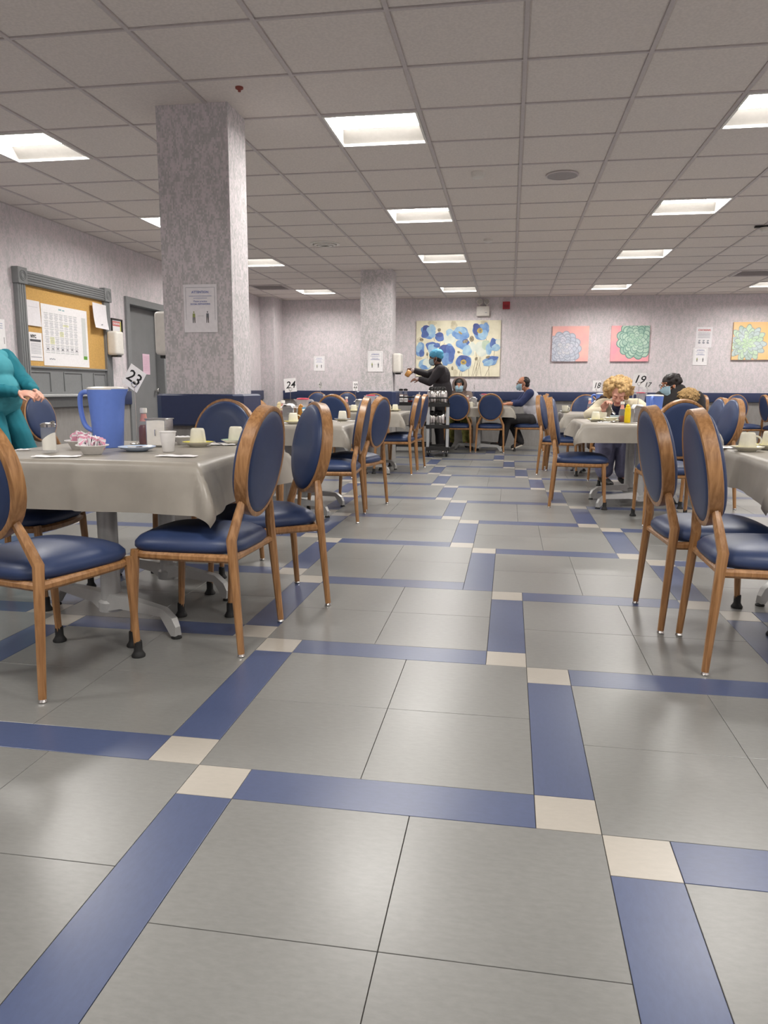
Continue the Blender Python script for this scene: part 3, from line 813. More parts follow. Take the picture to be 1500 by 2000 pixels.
napkin_holder(-1.958, 1.83, 'steel napkin dispenser with a plain white front on table 23', rz=math.radians(3), white_face=True)
foam_cup(-1.774, 1.53, 'white foam cup at the middle of table 23')
p_ = plate(-1.937, 1.55, 'small blue-rimmed plate with butter tubs and scraps on table 23', m=mat('pale_blue_china', (186, 202, 226), .25))
for k, (dx, dy) in enumerate(((-.02, .0), (.018, -.012), (.03, .02), (0, .025), (-.04, .015))):
    b_ = LT('butter_tub', [WHITEP, CHROME][k % 2] if k else WHITEP, None, [(.011, 0), (.014, .010), (.016, .0105), (.015, .012)], 14)
    b_.location = (p_.location.x+dx, p_.location.y+dy, ZT+.0065); tag(b_, 'tiny butter tub on the blue-rimmed plate on table 23', 'tub', 'butter tubs on the plate')
bowl(-1.900, 1.97, 'white foam bowl with a crumpled napkin behind the foam cup on table 23', r=.045, h=.04)
nk = napkin(-1.900, 1.97, 'crumpled white napkin in the small foam bowl on table 23', .06, .05, .4, 4, ZT+.036)
mug(-1.772, 1.86, 'ivory mug upside down on the bright yellow saucer on table 23', saucer='yellow', sl='bright yellow saucer under the upturned mug on table 23', rz=2.4)
mug(-1.648, 2.06, 'ivory mug upside down on the green-edged saucer at the far edge of table 23', saucer='green', sl='green-edged saucer at the far edge of table 23', rz=1.2)
cutlery(-1.737, 1.98, 'spoon', 'white plastic soup spoon by the yellow saucer on table 23', 2.6, m=WHITEP)
cutlery(-1.698, 1.93, 'fork', 'metal fork lying beside the yellow saucer on table 23', 2.2, z=ZT+.008)
napkin(-1.687, 1.98, 'folded white napkin under the cutlery on table 23', .13, .08, .2, 6)
napkin(-1.629, 1.30, 'flat white napkin at the near right edge of table 23', .17, .05, .05, 2)
napkin(-2.100, 1.17, 'flat white napkin at the near left edge of table 23', .19, .055, .22, 1)
cutlery(-2.357, 1.42, 'knife', 'metal knife at the far left of table 23', .1)
napkin(-2.447, 1.45, 'small white napkin beside the knife on table 23', .06, .04, .3, 9)
# table 24
ketchup(-2.174, 4.62, 'ketchup bottle left of the napkin dispenser on table 24', .85)
bottle_squeeze(-2.256, 4.78, 'cream squeeze bottle behind the ketchup on table 24', mat('cream_plastic', (224, 206, 160), .4), h=.17)
napkin_holder(-2.109, 4.60, 'steel napkin dispenser on table 24 with a napkin on top', rz=.05, napkin='beside the amber bottle, second left table')
number_stand(-2.173, 4.85, '24', 'white number card reading 24 above the second left table', rz=.5, tilt=-.1, h=.315, cs=.12)
bottle_squeeze(-2.023, 4.65, 'amber squeeze bottle right of the dispenser on table 24', mat('amber_plastic', (176, 118, 40), .35), h=.155)
pitcher(-2.101, 5.0, 'clear plastic pitcher with a red lid on table 24', CLEARP, REDP, rz=PI, h=.19, r=.055)
mn = thing('menu_card', 'small menu card striped in blue, yellow and white on table 24', 'card', (-1.927, 4.55, ZT), .3)
B('card', mat('menu_blue', (88, 150, 190), .4), mn, -.055, .055, -.001, .001, 0, .13, 0, Matrix.Rotation(-.15, 4, 'X'))
for k, cc in enumerate(((230, 214, 120), (238, 238, 232), (120, 180, 205), (230, 214, 120), (240, 240, 236))):
    B('printed_stripe', mat('menu_print_%d' % k, cc, .4), mn, -.054, .054, -.0016, -.0010, .01+.023*k, .024+.023*k, 0, Matrix.Rotation(-.15, 4, 'X'))
mug(-1.984, 4.28, 'ivory mug upside down at the near edge of table 24', saucer='yellow', sl='pale yellow saucer at the near edge of table 24', rz=.3)
mug(-1.722, 4.95, 'ivory mug upside down on a blue saucer at the right of table 24', saucer='navy', sl='blue saucer at the right of table 24', rz=2)
napkin(-1.613, 4.9, 'white napkin right of the blue saucer on table 24', .12, .05, 0, 12)
cutlery(-1.735, 4.72, 'fork', 'metal fork by the blue saucer on table 24', 2.3)
napkin(-2.096, 4.35, 'white napkin left of the near mug on table 24', .08, .05, .4, 11)
# third left table
ketchup(-2.291, 7.75, 'ketchup bottle on the third left table', .5)
napkin_holder(-2.108, 7.7, 'steel napkin dispenser on the third left table, napkins spilling over it', napkin='beside the third left table red lid')
pitcher(-1.998, 7.85, 'clear pitcher with a red lid on the third left table', CLEARP, REDP, rz=PI, h=.20, r=.058)
number_stand(-2.249, 8.1, '22', 'narrow-looking number card on a stand before the far pillar', rz=1.15, h=.32, cs=.12)
mug(-2.146, 7.5, 'ivory mug upside down left on the third left table', saucer='yellow', sl='yellow saucer left on the third left table', rz=.3)
mug(-1.695, 7.95, 'ivory mug upside down at the right corner of the third left table', saucer='yellow', sl='cream saucer at the right corner of the third left table', rz=2)
mug(-1.780, 7.9, 'ivory mug upside down, second from the right corner of the third left table', saucer='white', sl='white saucer, second from the right corner of the third left table', rz=1)
# far left back table
ketchup(-3.365, 10.9, 'ketchup bottle on the far left back table', .9)
napkin_holder(-3.297, 10.95, 'pale napkin dispenser on the far left back table', white_face=True)
number_stand(-3.403, 10.8, '21', 'white number card seen nearly edge-on at the far left back', rz=1.2, tilt=-.6, h=.34, cs=.12)
# centre back table
ketchup(-0.943, 11.1, 'ketchup bottle at the left of the centre back table', .3)
napkin_holder(-0.845, 11.2, 'steel napkin dispenser on the centre back table under a napkin', napkin='below the poppy painting')
number_stand(-0.859, 11.5, '20', 'number card seen edge-on on the centre back table', rz=1.5, h=.33, cs=.12)
pitcher(-0.671, 11.4, 'clear pitcher with a red lid on the centre back table', CLEARP, REDP, rz=PI, h=.20, r=.058)
mug(-0.886, 11.0, 'ivory mug on the centre back table', saucer=None)
foam_cup(-0.761, 11.05, 'white foam cup on the centre back table', s=.8)
# table 19
mug(0.539, 5.5, 'ivory mug upside down on the yellow saucer at the left of table 19', saucer='yellow', sl='yellow saucer at the left of table 19', rz=.8)
mug(0.616, 5.65, 'ivory mug standing upright beside the yellow saucer on table 19', down=False, saucer=None, rz=PI)
plate(0.661, 5.42, 'plate with a yellow-lined bowl on it on table 19', .09)
bowl(0.666, 5.42, 'white bowl of soup on the plate on table 19', r=.062, h=.03, z=ZT+.012, m=CUP)
ketchup(0.757, 5.40, 'nearly empty ketchup bottle on table 19', .28)
bottle_squeeze(0.791, 5.30, 'bright yellow mustard bottle on table 19', MUST, h=.165)
napkin_holder(0.903, 5.45, 'steel napkin dispenser on table 19 with a napkin hanging off it', rz=.1, napkin='beside the yellow mustard bottle')
number_stand(0.961, 5.85, '19', 'large white number card reading 19, right of the blond woman', rz=-.05, tilt=.10, h=.385, cs=.13, size=.105)
pitcher(1.094, 5.75, 'blue plastic pitcher with a white lid on table 19', rz=1.2, h=.235, r=.076)
tumb = LT('tumbler', mat('amber_tumbler', (150, 122, 70), .25), None, [(.026, 0), (.028, .002), (.034, .10), (.032, .10), (.026, .008)], 24)
tumb.location = (1.045, 5.35, ZT); tag(tumb, 'amber tumbler in front of the blue pitcher on table 19', 'tumbler')
bt = LT('small_bowl', mat('teal_rim_bowl', (190, 205, 208), .25), None, [(.03, 0), (.032, .002), (.05, .045), (.047, .045), (.03, .006)], 24)
bt.location = (0.758, 5.85, ZT); tag(bt, 'small blue-rimmed soup bowl under the spoon of the woman at table 19', 'bowl')
plate(0.946, 5.62, 'white plate right of the dispenser on table 19', .07)
napkin(0.870, 5.22, 'white napkin with cutlery at the near side of table 19', .10, .05, .3, 21)
cutlery(0.884, 5.20, 'fork', 'metal fork on the near napkin of table 19', .3, z=ZT+.005)
napkin(0.587, 5.25, 'white napkin left of the soup bowl on table 19', .12, .05, .2, 22)
cutlery(0.606, 5.26, 'spoon', 'metal spoon on the napkin left of the soup plate on table 19', .2, z=ZT+.005)
# table 18
mug(0.443, 8.1, 'ivory mug upright on a dark saucer on table 18', down=False, saucer='dark', sl='dark saucer on table 18')
number_stand(0.840, 8.3, '18', 'small white number card reading 18, left of the blond woman', rz=.45, h=.34, cs=.13, size=.10)
pitcher(0.920, 8.45, 'blue pitcher with a white lid on table 18, behind the blond woman', rz=0)
ketchup(0.734, 8.0, 'ketchup bottle on table 18', .4)
napkin_holder(0.826, 8.0, 'white-topped napkin dispenser on table 18', napkin='left of the blond woman')
# table 17
number_stand(1.918, 11.0, '17', 'smallest white number card, partly hidden behind the card reading 19', h=.37, cs=.14, size=.10)
pitcher(1.856, 11.2, 'red-lidded clear pitcher on table 17', CLEARP, REDP, h=.24, r=.07)
# near right table
mug(0.892, 2.18, 'ivory mug upside down on a white saucer at the near right table', saucer='inner', sl='white-edged saucer with a yellow well at the near right table', rz=-.3)
mug(1.041, 2.33, 'ivory mug cut off by the right photo edge', saucer='yellow', sl='yellow saucer cut off by the right photo edge', rz=0)
napkin(0.853, 2.34, 'white napkin left of the mug at the near right table', .10, .07, 0, 31)

# ================================================================ wall things
# hatch with notice board on the left wall
LWX = X0
t = thing('notice_board', 'grey-framed wall hatch fitted with a cork notice board', 'notice board', (LWX, 5.68, 0))
def LBx(name, m, p, d0, d1, y0, y1, z0, z1, bev=.004):
    return B(name, m, p, d0, d1, y0-5.68, y1-5.68, z0, z1, bev)
LBx('cork_sheet', CORK, t, .004, .018, 4.99, 6.42, 1.22, 2.0, 0)
for y0, y1 in ((4.87, 4.99), (6.40, 6.52)):
    jm = LBx('jamb', GREYP, t, 0, .05, y0, y1, .96, 2.0)
    for k in range(3): LBx('flute', GREYP, jm, .05, .055, y0+.02+.033*k, y0+.037+.033*k, .98, 1.99, .002)
hd_ = LBx('header', GREYP, t, 0, .055, 4.99, 6.40, 1.99, 2.115)
for k in range(5): LBx('flute', GREYP, hd_, .055, .062, 4.99, 6.40, 2.0+.023*k, 2.012+.023*k, .002)
for y in (4.93, 6.46):
    cb = LBx('corner_block', GREYP, t, 0, .07, y-.07, y+.07, 1.985, 2.135)
    bm = bmesh.new()
    for r_ in (.045, .028):
        pts = [(0.071, (y-5.68)+r_*math.cos(a), 2.06+r_*math.sin(a)) for a in [2*PI*k/20 for k in range(21)]]; tube(bm, pts, .005, 6)
    finish('rosette', bm, GREYP, cb)
ap = LBx('apron', GREYP, t, 0, .022, 4.99, 6.40, .965, 1.22)
for y0, y1 in ((4.99, 5.33), (5.56, 5.90), (6.13, 6.38)):
    for (a, b, c, d) in ((y0, y1, 1.175, 1.185), (y0, y0+.01, .99, 1.175), (y1-.01, y1, .99, 1.175)): LBx('panel_moulding', GREYP, ap, .022, .032, a, b, c, d, .002)
LBx('ledge', GREYP, t, .0, .045, 4.99, 6.40, 1.215, 1.235)
LBx('sill', mat('sill_paint', (170, 172, 172), .3), t, 0, .14, 4.84, 6.58, .935, .965, .006)
LBx('sill_bracket_board', GREYP, t, 0, .06, 4.87, 6.55, .83, .935)
def notice(name, label, M, w_, h_, m=PAPER, curl=0, cat='notice'):
    t_ = thing(name, label, cat, M.translation)
    t_.matrix_world = M
    n = 6
    bm = grid_sheet(lambda i, j: Vector((-w_/2+w_*i/n, -h_/2+h_*j/n, .0015+curl*(1-j/n)**2)), n+1, n+1, .0012)
    finish('sheet', bm, m, t_)
    return t_
def lines(t_, specs, m, name='printed_lines', z=.0024):
    bm = bmesh.new()
    for x, y, w_, h_ in specs: flat(bm, [(x-w_/2, y-h_/2), (x+w_/2, y-h_/2), (x+w_/2, y+h_/2), (x-w_/2, y+h_/2)], z, Matrix())
    o = finish(name, bm, m, t_, smooth=False); o['kind'] = 'stuff'
    return o
I4 = Matrix.Identity(4)
def on_left(y, z, off=.02, tilt=0): return frame_M((LWX+off, y, z), (0, 1, 0)) @ Matrix.Rotation(tilt, 4, 'Z')
def on_back(x, z, off=.002, tilt=0): return frame_M((x, Y1-off, z), (1, 0, 0)) @ Matrix.Rotation(tilt, 4, 'Z')
# big calendar sheet
cal = notice('activity_calendar', 'large white monthly activity calendar pinned on the cork board', on_left(5.655, 1.545), .82, .60)
sp = []; yl_ = []
for i in range(7):
    for j in range(5):
        for q in range(5): sp.append((-.335+.085*i, .20-.077*j-.011*q, .068-.012*((i*3+q*5+j) % 3), .0035))
lines(cal, sp, INKG)
lines(cal, [(-.335+.085*i, .215-.077*j, .07, .006) for i in range(7) for j in range(6)], mat('calendar_bar', (186, 190, 190), .7), 'printed_bars', .0026)
lines(cal, [(-.335+.085*1, -.05, .075, .07), (-.08, .02, .07, .05), (0, .11, .1, .02)], mat('pale_yellow_print', (232, 232, 190), .7), 'printed_tint', .0022)
lines(cal, [(.335, .02, .075, .40)], mat('grey_print', (206, 210, 208), .7), 'printed_column', .0022)
lines(cal, [(.34, -.20, .07, .036)], mat('green_print', (104, 158, 62), .7), 'printed_green_box', .0028)
lines(cal, [(-.335+.085*i, -.135+.004*(i % 3), .03, .006) for i in range(7)], INK, 'printed_dates', .003)
lines(cal, [(-.09, .265, .05, .014), (-.03, .262, .04, .012)], mat('teal_ink', (150, 186, 190), .6), 'printed_title', .0026)
lines(cal, [(-.31+.02*k, -.235+.004*(k % 2), .014, .012) for k in range(5)], INKG, 'printed_signature', .0026)
cov = notice('covered_page', 'glossy blank plastic-covered page at the upper left of the cork board', on_left(5.115, 1.735, .022), .22, .24, PAPERG, .01)
for k in range(2): lines(cov, [(.0, .06-.05*k, .15, .002)], INKG)
nyc = notice('notice_sheet', 'white notice headed NYC at the lower left of the cork board', on_left(5.125, 1.42), .215, .27)
text('NYC', .042, INK, nyc, Matrix.Translation((-.03, .095, .002)), bold=.002)
lines(nyc, [(0, .058, .17, .022)], mat('dark_band', (84, 84, 88), .7), 'printed_band')
lines(nyc, [(0, .03-.012*k, .16, .003) for k in range(9)]+[(0, -.10, .17, .006)], INKG)
hang = notice('covered_page', 'crinkled glossy plastic-covered page over the right jamb of the notice board', on_left(6.26, 1.81, .062, -.03), .28, .27, PAPERG, .03)
lines(hang, [(0, -.09, .03, .01)], INKG, z=.03)
lsign = notice('notice_sheet', 'white paper on the left wall, cut off by the photo edge', on_left(4.60, 1.50, .002), .215, .28)
lines(lsign, [(.085, -.05, .006, .06)], INK); lines(lsign, [(0, .1-.02*k, .15, .004) for k in range(3)], INKB)
# framed poster
fp = thing('framed_poster', 'small black-framed poster with a red heading, left of the grey door', 'poster', (LWX, 6.72, 1.66))
fp.matrix_world = on_left(6.72, 1.655, .0)
for (a, b, c, d) in ((-.125, .125, -.17, -.155), (-.125, .125, .155, .17), (-.125, -.11, -.155, .155), (.11, .125, -.155, .155)): B('frame_strip', mat('black_frame', (40, 34, 30), .4), fp, a, b, c, d, 0, .022, .002)
B('print_sheet', PAPER, fp, -.11, .11, -.155, .155, .002, .006, 0)
B('red_heading', mat('poster_red', (208, 110, 104), .6), fp, -.09, .085, .085, .14, .006, .007, 0)
text('CHOKING', .034, PAPER, fp, Matrix.Translation((0, .112, .0072)), bold=.001)
B('yellow_edge', mat('poster_yellow', (214, 214, 96), .6), fp, .085, .105, -.15, .14, .006, .007, 0)
bm = bmesh.new()
for k, (x, y) in enumerate(((-.03, -.01), (.04, -.01), (-.03, -.085), (.04, -.085))):
    flat(bm, ell(x, y+.018, .009, .010), .0072, I4); flat(bm, ell(x+.004, y-.004, .012, .018, .3), .0071, I4); flat(bm, ell(x-.008, y+.0, .014, .004, -.5), .0073, I4)
finish('printed_figures', bm, INK, fp, smooth=False)
# towel dispenser on left wall
def dispenser(label, M, w_=.24, h_=.29, d_=.12, m=WHITEP, slot=True):
    t_ = thing('wall_dispenser', label, 'dispenser', (0, 0, 0), group='white wall dispensers'); t_.matrix_world = M
    bm = bbox_(-w_/2, w_/2, -h_/2, h_/2, 0, d_, .035, None, 4); finish('cover', bm, m, t_)
    B('outlet', BLACKP, t_, -w_*.28, w_*.28, -h_/2-.018, -h_/2+.01, .03, d_-.02, .004)
    if slot: B('window_slot', mat('smoke_grey', (90, 90, 92), .3), t_, w_/2-.004, w_/2+.001, -.03, .06, d_*.45, d_*.62, 0)
    return t_
dispenser('white soap dispenser on the right jamb of the notice board', on_left(6.48, 1.53, .05), .17, .27, .13)
dispenser('white towel dispenser on the left side of the near pillar', frame_M((-2.37, 2.995, 1.375), (0, -1, 0)), .17, .275, .128, slot=False)
dispenser('white dispenser on the right side of the far pillar', frame_M((-1.915, 9.23, 1.395), (0, 1, 0)), .26, .275, .12)
cd = thing('cable_cover', 'thin grey strip running down below the dispenser on the far pillar', 'cable', (-1.915, 9.23, 1.0)); B('strip', mat('strip_grey', (150, 146, 150), .5), cd, 0, .012, -.01, .01, 0, .26, .002)
# door
d_ = thing('door_1', 'grey door on the left wall, partly hidden by the near pillar', None, (X0, 7.46, 0), kind='structure')
B('frame', GREYP, d_, -.10, .03, -.52, -.435, 0, 2.03, .004); B('frame', GREYP, d_, -.10, .03, .435, .52, 0, 2.03, .004); B('frame', GREYP, d_, -.10, .03, -.52, .52, 2.025, 2.11, .004)
B('door_leaf', GREYD, d_, -.13, -.085, -.435, .435, .01, 2.025, .003)
kn = thing('x', '', '', (0, 0, 0)); bpy.data.objects.remove(kn)
bm = bmesh.new(); lathe(bm, [(.012, 0), (.012, .03), (.026, .036), (.028, .05), (.02, .06)], 16); bm.transform(Matrix.Translation((-.085, .36, 1.0)) @ Matrix.Rotation(PI/2, 4, 'Y')); finish('door_knob', bm, CHROME, d_)
pk = notice('notice_sheet', 'pink paper taped on the grey door', frame_M((X0-.083, 7.60, 1.33), (0, 1, 0)), .19, .26, mat('pink_paper', (222, 190, 206), .6))
lines(pk, [(0, .1-.018*k, .15, .004) for k in range(11)], mat('pink_ink', (196, 150, 172), .7))
# social distancing sheets
def distancing(label, M, w_, h_, big=False, m=PAPER):
    t_ = notice('distancing_notice', label, M, w_, h_, m, .002)
    s = w_/.22
    fr_ = bmesh.new(); q = .0026
    for (x, y, a, b) in ((0, .127*s, .19*s, .002), (0, -.127*s, .19*s, .002), (-.095*s, 0, .002, .254*s), (.095*s, 0, .002, .254*s)):
        flat(fr_, [(x-a/2, y-b/2), (x+a/2, y-b/2), (x+a/2, y+b/2), (x-a/2, y+b/2)], q, I4)
    finish('printed_border', fr_, INKG, t_, smooth=False)
    text('ATTENTION', .020*s, INKB, t_, Matrix.Translation((0, .098*s, .0026)), bold=.0004)
    lines(t_, [(0, .075*s, .15*s, .0045*s), (0, .062*s, .09*s, .0045*s)], mat('blue_grey_ink', (176, 178, 200), .7))
    text('Please practice', .015*s, INKB, t_, Matrix.Translation((0, .043*s, .0026)))
    text('SOCIAL DISTANCING', .0135*s, INKB, t_, Matrix.Translation((0, .026*s, .0026)), bold=.0003)
    bm = bmesh.new()
    for x, c in ((-.045*s, 0), (.045*s, 1)):
        flat(bm, ell(x, -.022*s, .0042*s, .005*s), .0027, I4, c)
        flat(bm, [(x-.009*s, -.054*s), (x+.009*s, -.054*s), (x+.008*s, -.030*s), (x-.008*s, -.030*s)], .0027, I4, c)
        for e in (-1, 1): flat(bm, [(x+e*.001*s, -.054*s), (x+e*.008*s, -.054*s), (x+e*.008*s, -.088*s), (x+e*.003*s, -.088*s)], .0028, I4, 2)
    flat(bm, [(-.02*s, -.046*s), (.02*s, -.046*s), (.02*s, -.045*s), (-.02*s, -.045*s)], .0027, I4, 2)
    finish('printed_figures', bm, [mat('olive_print', (150, 158, 96), .7), mat('slate_print', (110, 112, 118), .7), mat('dark_print', (70, 70, 66), .7)], t_, smooth=False)
    return t_
distancing('large laminated ATTENTION distancing notice on the front of the near pillar', frame_M((-2.128, 2.798, 1.512), (1, 0, 0)) @ Matrix.Rotation(.0, 4, 'Z'), .215, .285, m=PAPERG)
distancing('distancing notice on the front of the far pillar', frame_M((-2.155, 9.058, 1.417), (1, 0, 0)), .22, .29)
distancing('distancing notice on the back wall left of the far pillar', on_back(-3.85, 1.50), .21, .275)
distancing('lower of two sheets between the green and orange succulent paintings', on_back(3.03, 1.62, .002, -.01), .24, .30)
rn = notice('notice_sheet', 'upper of two sheets between the green and orange succulent paintings, red heading', on_back(3.07, 1.95, .002, -.015), .27, .35, PAPERG)
text('CHOKING', .045, INKR, rn, Matrix.Translation((0, .12, .0025)), bold=.001)
lines(rn, [(0, .07-.025*k, .20, .008) for k in range(4)], INKG)
bm = bmesh.new()
for x in (-.07, .0, .07): flat(bm, ell(x, -.06, .018, .012, .4), .0026, I4); flat(bm, ell(x, -.095, .022, .016, -.3), .0026, I4)
finish('printed_figures', bm, INKG, rn, smooth=False)
# small wall switch by the corner
sw = thing('wall_hook', 'small black hook on the back wall near the far left corner', 'hook', (-4.600, Y1, 1.22)); B('plate', BLACKP, sw, -.03, .03, -.012, 0, -.07, .07, .004); T('peg', BLACKP, sw, [(0, -.01, .02), (0, -.04, .02), (0, -.045, .035)], .006, 8)
# emergency lamp and alarm
em = thing('emergency_light', 'white emergency light box with two round lamp heads above the poppy painting', 'emergency light', (-.775, Y1, 2.43))
B('housing', WHITEP, em, -.115, .115, -.09, 0, -.085, .085, .01, seg=2)
B('status_strip', INKG, em, .035, .075, -.0915, -.0895, -.034, -.026, 0)
for x in (-.06, .065):
    bm = bmesh.new(); lathe(bm, [(.018, -.05), (.045, -.02), (.052, .0), (.052, .012), (.046, .014)], 20); bm.transform(Matrix.Translation((x, -.055, .165)) @ Matrix.Rotation(PI/2, 4, 'X')); hd2 = finish('lamp_head', bm, WHITEP, em)
    bm = bmesh.new(); lathe(bm, [(.044, .0145), (.042, .018), (.02, .021)], 20, cap0=False); bm.transform(Matrix.Translation((x, -.055, .165)) @ Matrix.Rotation(PI/2, 4, 'X')); finish('lamp_glass', bm, mat('dim_lamp_glass', (170, 166, 160), .2), hd2)
    T('neck', WHITEP, em, [(x, -.045, .08), (x, -.045, .12)], .012, 10)
al = thing('fire_alarm', 'square red fire alarm on the back wall right of the emergency light', 'alarm', (-.36, Y1, 2.53))
B('housing', mat('alarm_red', (176, 52, 62), .4), al, -.065, .065, -.045, 0, -.065, .065, .006, seg=2)
B('grille', mat('alarm_red_dark', (140, 40, 50), .5), al, -.045, .045, -.048, -.044, -.045, .01, .001)

# ---------------------------------------------------------------- paintings
def canvas(label, x0, x1, z0, z1, name, edge):
    t_ = thing(name, label, 'painting', ((x0+x1)/2, Y1-.035, (z0+z1)/2))
    t_.matrix_world = frame_M(((x0+x1)/2, Y1-.036, (z0+z1)/2), (1, 0, 0))
    w_, h_ = x1-x0, z1-z0
    B('canvas', edge, t_, -w_/2, w_/2, -h_/2, h_/2, -.035, 0, .002)
    return t_, w_, h_
def grad(name, c1, c2, scale=6, detail=4):
    m = mat(name, c1, .7)
    nt = m.node_tree
    for nd in nt.nodes:
        if nd.type == 'MIX': nd.inputs[6].default_value = (*lin(c1), 1); nd.inputs[7].default_value = (*lin(c2), 1)
        if nd.type == 'TEX_NOISE': nd.inputs['Scale'].default_value = scale; nd.inputs['Detail'].default_value = detail
    return m
PCREAM = grad('paint_cream', (222, 216, 190), (240, 234, 210), 5)
pt, pw, ph_ = canvas('wide painting of blue poppies on cream, behind the worker', -1.99, -.445, 1.262, 2.272, 'poppy_painting', PCREAM)
PB = [grad('paint_blue_deep', (80, 104, 164), (104, 128, 186), 9), grad('paint_blue', (104, 142, 196), (140, 174, 212), 8), grad('paint_blue_pale', (136, 176, 214), (176, 206, 220), 8),
      grad('paint_white_green', (206, 214, 204), (226, 230, 218), 7), grad('paint_gold', (170, 140, 70), (206, 180, 100), 40), grad('paint_brown', (120, 110, 92), (170, 160, 136), 30), grad('paint_sand', (196, 188, 160), (220, 212, 186), 10),
      grad('paint_indigo', (74, 86, 142), (92, 108, 164), 9), grad('paint_sage', (176, 196, 176), (198, 212, 190), 8)]
def pc2(u, v): return ((u-118)/1280*pw-pw/2, ph_/2-(v-120)/875*ph_)
SX = pw/1280
shapes = []     # (u, v, ru, rv, rot, colour)
for (u0, v0, u1, v1, c) in ((285, 125, 430, 200, 6), (640, 125, 740, 260, 6), (1090, 125, 1200, 200, 6), (1225, 120, 1400, 400, 0), (120, 690, 215, 730, 6), (690, 880, 760, 990, 6), (120, 380, 230, 460, 6)):
    if c == 6: shapes.append(((u0+u1)/2, (v0+v1)/2, (u1-u0)/2, (v1-v0)/2, 0, 6))
stems = [((380, 340), (400, 440)), ((490, 450), (470, 540)), ((540, 500), (560, 455)), ((880, 420), (930, 370)), ((985, 480), (960, 370)), ((1180, 400), (1190, 440)), ((1040, 700), (980, 990)), ((1060, 690), (1040, 990)), ((1110, 700), (1050, 985)), ((1090, 780), (1120, 985)),
         ((1230, 830), (1240, 990)), ((1250, 830), (1180, 985)), ((1270, 570), (1240, 660)), ((1315, 580), (1305, 670)), ((620, 850), (640, 990)), ((680, 830), (690, 870)), ((800, 900), (790, 990)), ((930, 880), (935, 990)), ((830, 905), (820, 990)), ((300, 650), (290, 720)), ((330, 650), (335, 720)), ((1030, 560), (1040, 680)), ((1000, 990), (1100, 680)), ((770, 600), (820, 630))]
flowers = [
 (300, 300, 112, 95, .5, 1), (285, 260, 80, 58, .6, 7), (340, 300, 62, 90, -.6, 2), (370, 240, 40, 70, -.4, 2), (250, 330, 55, 60, .3, 0),
 (478, 375, 66, 70, 0, 0), (470, 340, 55, 34, 0, 7),
 (630, 400, 95, 85, .1, 3), (640, 310, 70, 55, .2, 2), (650, 400, 52, 70, 0, 3),
 (800, 320, 128, 95, .15, 1), (790, 270, 90, 48, .1, 2), (770, 370, 70, 48, .3, 1), (790, 312, 34, 14, .6, 4), (793, 312, 16, 8, .6, 5),
 (1100, 300, 120, 118, 0, 1), (1040, 260, 62, 90, -.2, 7), (1160, 250, 62, 85, .3, 1), (1130, 340, 76, 72, -.4, 2), (1085, 280, 42, 40, 0, 4), (1090, 280, 20, 24, 0, 5),
 (1135, 560, 125, 110, 0, 3), (1180, 500, 64, 72, .4, 8), (1230, 560, 50, 90, .1, 2), (960, 600, 52, 70, 0, 3), (980, 530, 50, 70, 0, 3),
 (825, 490, 98, 75, .2, 1), (870, 460, 62, 48, -.4, 0), (830, 500, 56, 50, 0, 1), (870, 445, 44, 24, -.4, 5), (900, 590, 70, 80, 0, 2),
 (360, 520, 92, 70, 0, 0), (370, 560, 72, 78, .1, 2), (440, 505, 50, 36, 0, 0),
 (180, 570, 66, 108, .25, 1), (165, 540, 48, 78, .2, 2), (205, 630, 40, 54, 0, 0),
 (610, 610, 112, 118, 0, 1), (560, 560, 84, 62, .2, 7), (640, 600, 72, 90, 0, 0), (600, 720, 92, 88, 0, 1), (660, 680, 44, 88, 0, 0), (570, 790, 40, 34, 0, 1),
 (850, 780, 120, 118, 0, 1), (850, 715, 96, 50, 0, 7), (850, 840, 92, 58, 0, 2), (780, 760, 40, 66, 0, 0), (920, 770, 40, 70, 0, 0), (848, 768, 46, 38, 0, 4), (848, 768, 22, 18, 0, 5),
 (1320, 510, 84, 88, 0, 2), (1285, 470, 44, 72, .2, 0), (1370, 470, 44, 60, 0, 3), (1330, 530, 60, 40, 0, 2),
 (1255, 750, 115, 68, -.25, 1), (1290, 710, 82, 34, -.1, 0), (1230, 780, 82, 44, -.4, 2), (1215, 690, 34, 18, -.4, 5),
 (260, 800, 100, 80, .1, 2), (290, 790, 70, 72, .3, 3), (240, 850, 60, 34, .2, 1),
 (965, 405, 34, 44, 0, 5), (770, 612, 20, 16, .3, 5), (1040, 715, 20, 26, .2, 5), (680, 865, 16, 28, 0, 5), (200, 415, 30, 22, 0, 5), (290, 640, 14, 26, 0, 5), (470, 265, 26, 26, 0, 5)]
bm = bmesh.new(); z = .0006
for s_ in shapes:
    x, y = pc2(s_[0], s_[1]); flat(bm, clip_poly(ell(x, y, s_[2]*SX, s_[3]*SX, 0, 12, .12, int(s_[0])), -pw/2, pw/2, -ph_/2, ph_/2), z, I4, 6); z += .00004
for a, b in stems:
    (xa, ya), (xb, yb) = pc2(*a), pc2(*b); d = Vector((xb-xa, yb-ya)); n_ = Vector((-d.y, d.x)).normalized()*.0035
    flat(bm, clip_poly([(xa-n_.x, ya-n_.y), (xb-n_.x, yb-n_.y), (xb+n_.x, yb+n_.y), (xa+n_.x, ya+n_.y)], -pw/2, pw/2, -ph_/2, ph_/2), z, I4, 5)
z += .0002
for k, (u, v, ru, rv, ro, c) in enumerate(flowers):
    x, y = pc2(u, v); flat(bm, clip_poly(ell(x, y, ru*SX, rv*SX, -ro, 30, .07 if c not in (4, 5) else .03, k), -pw/2, pw/2, -ph_/2, ph_/2), z, I4, c); z += .00006
finish('painted_poppies', bm, PB, pt, smooth=False)
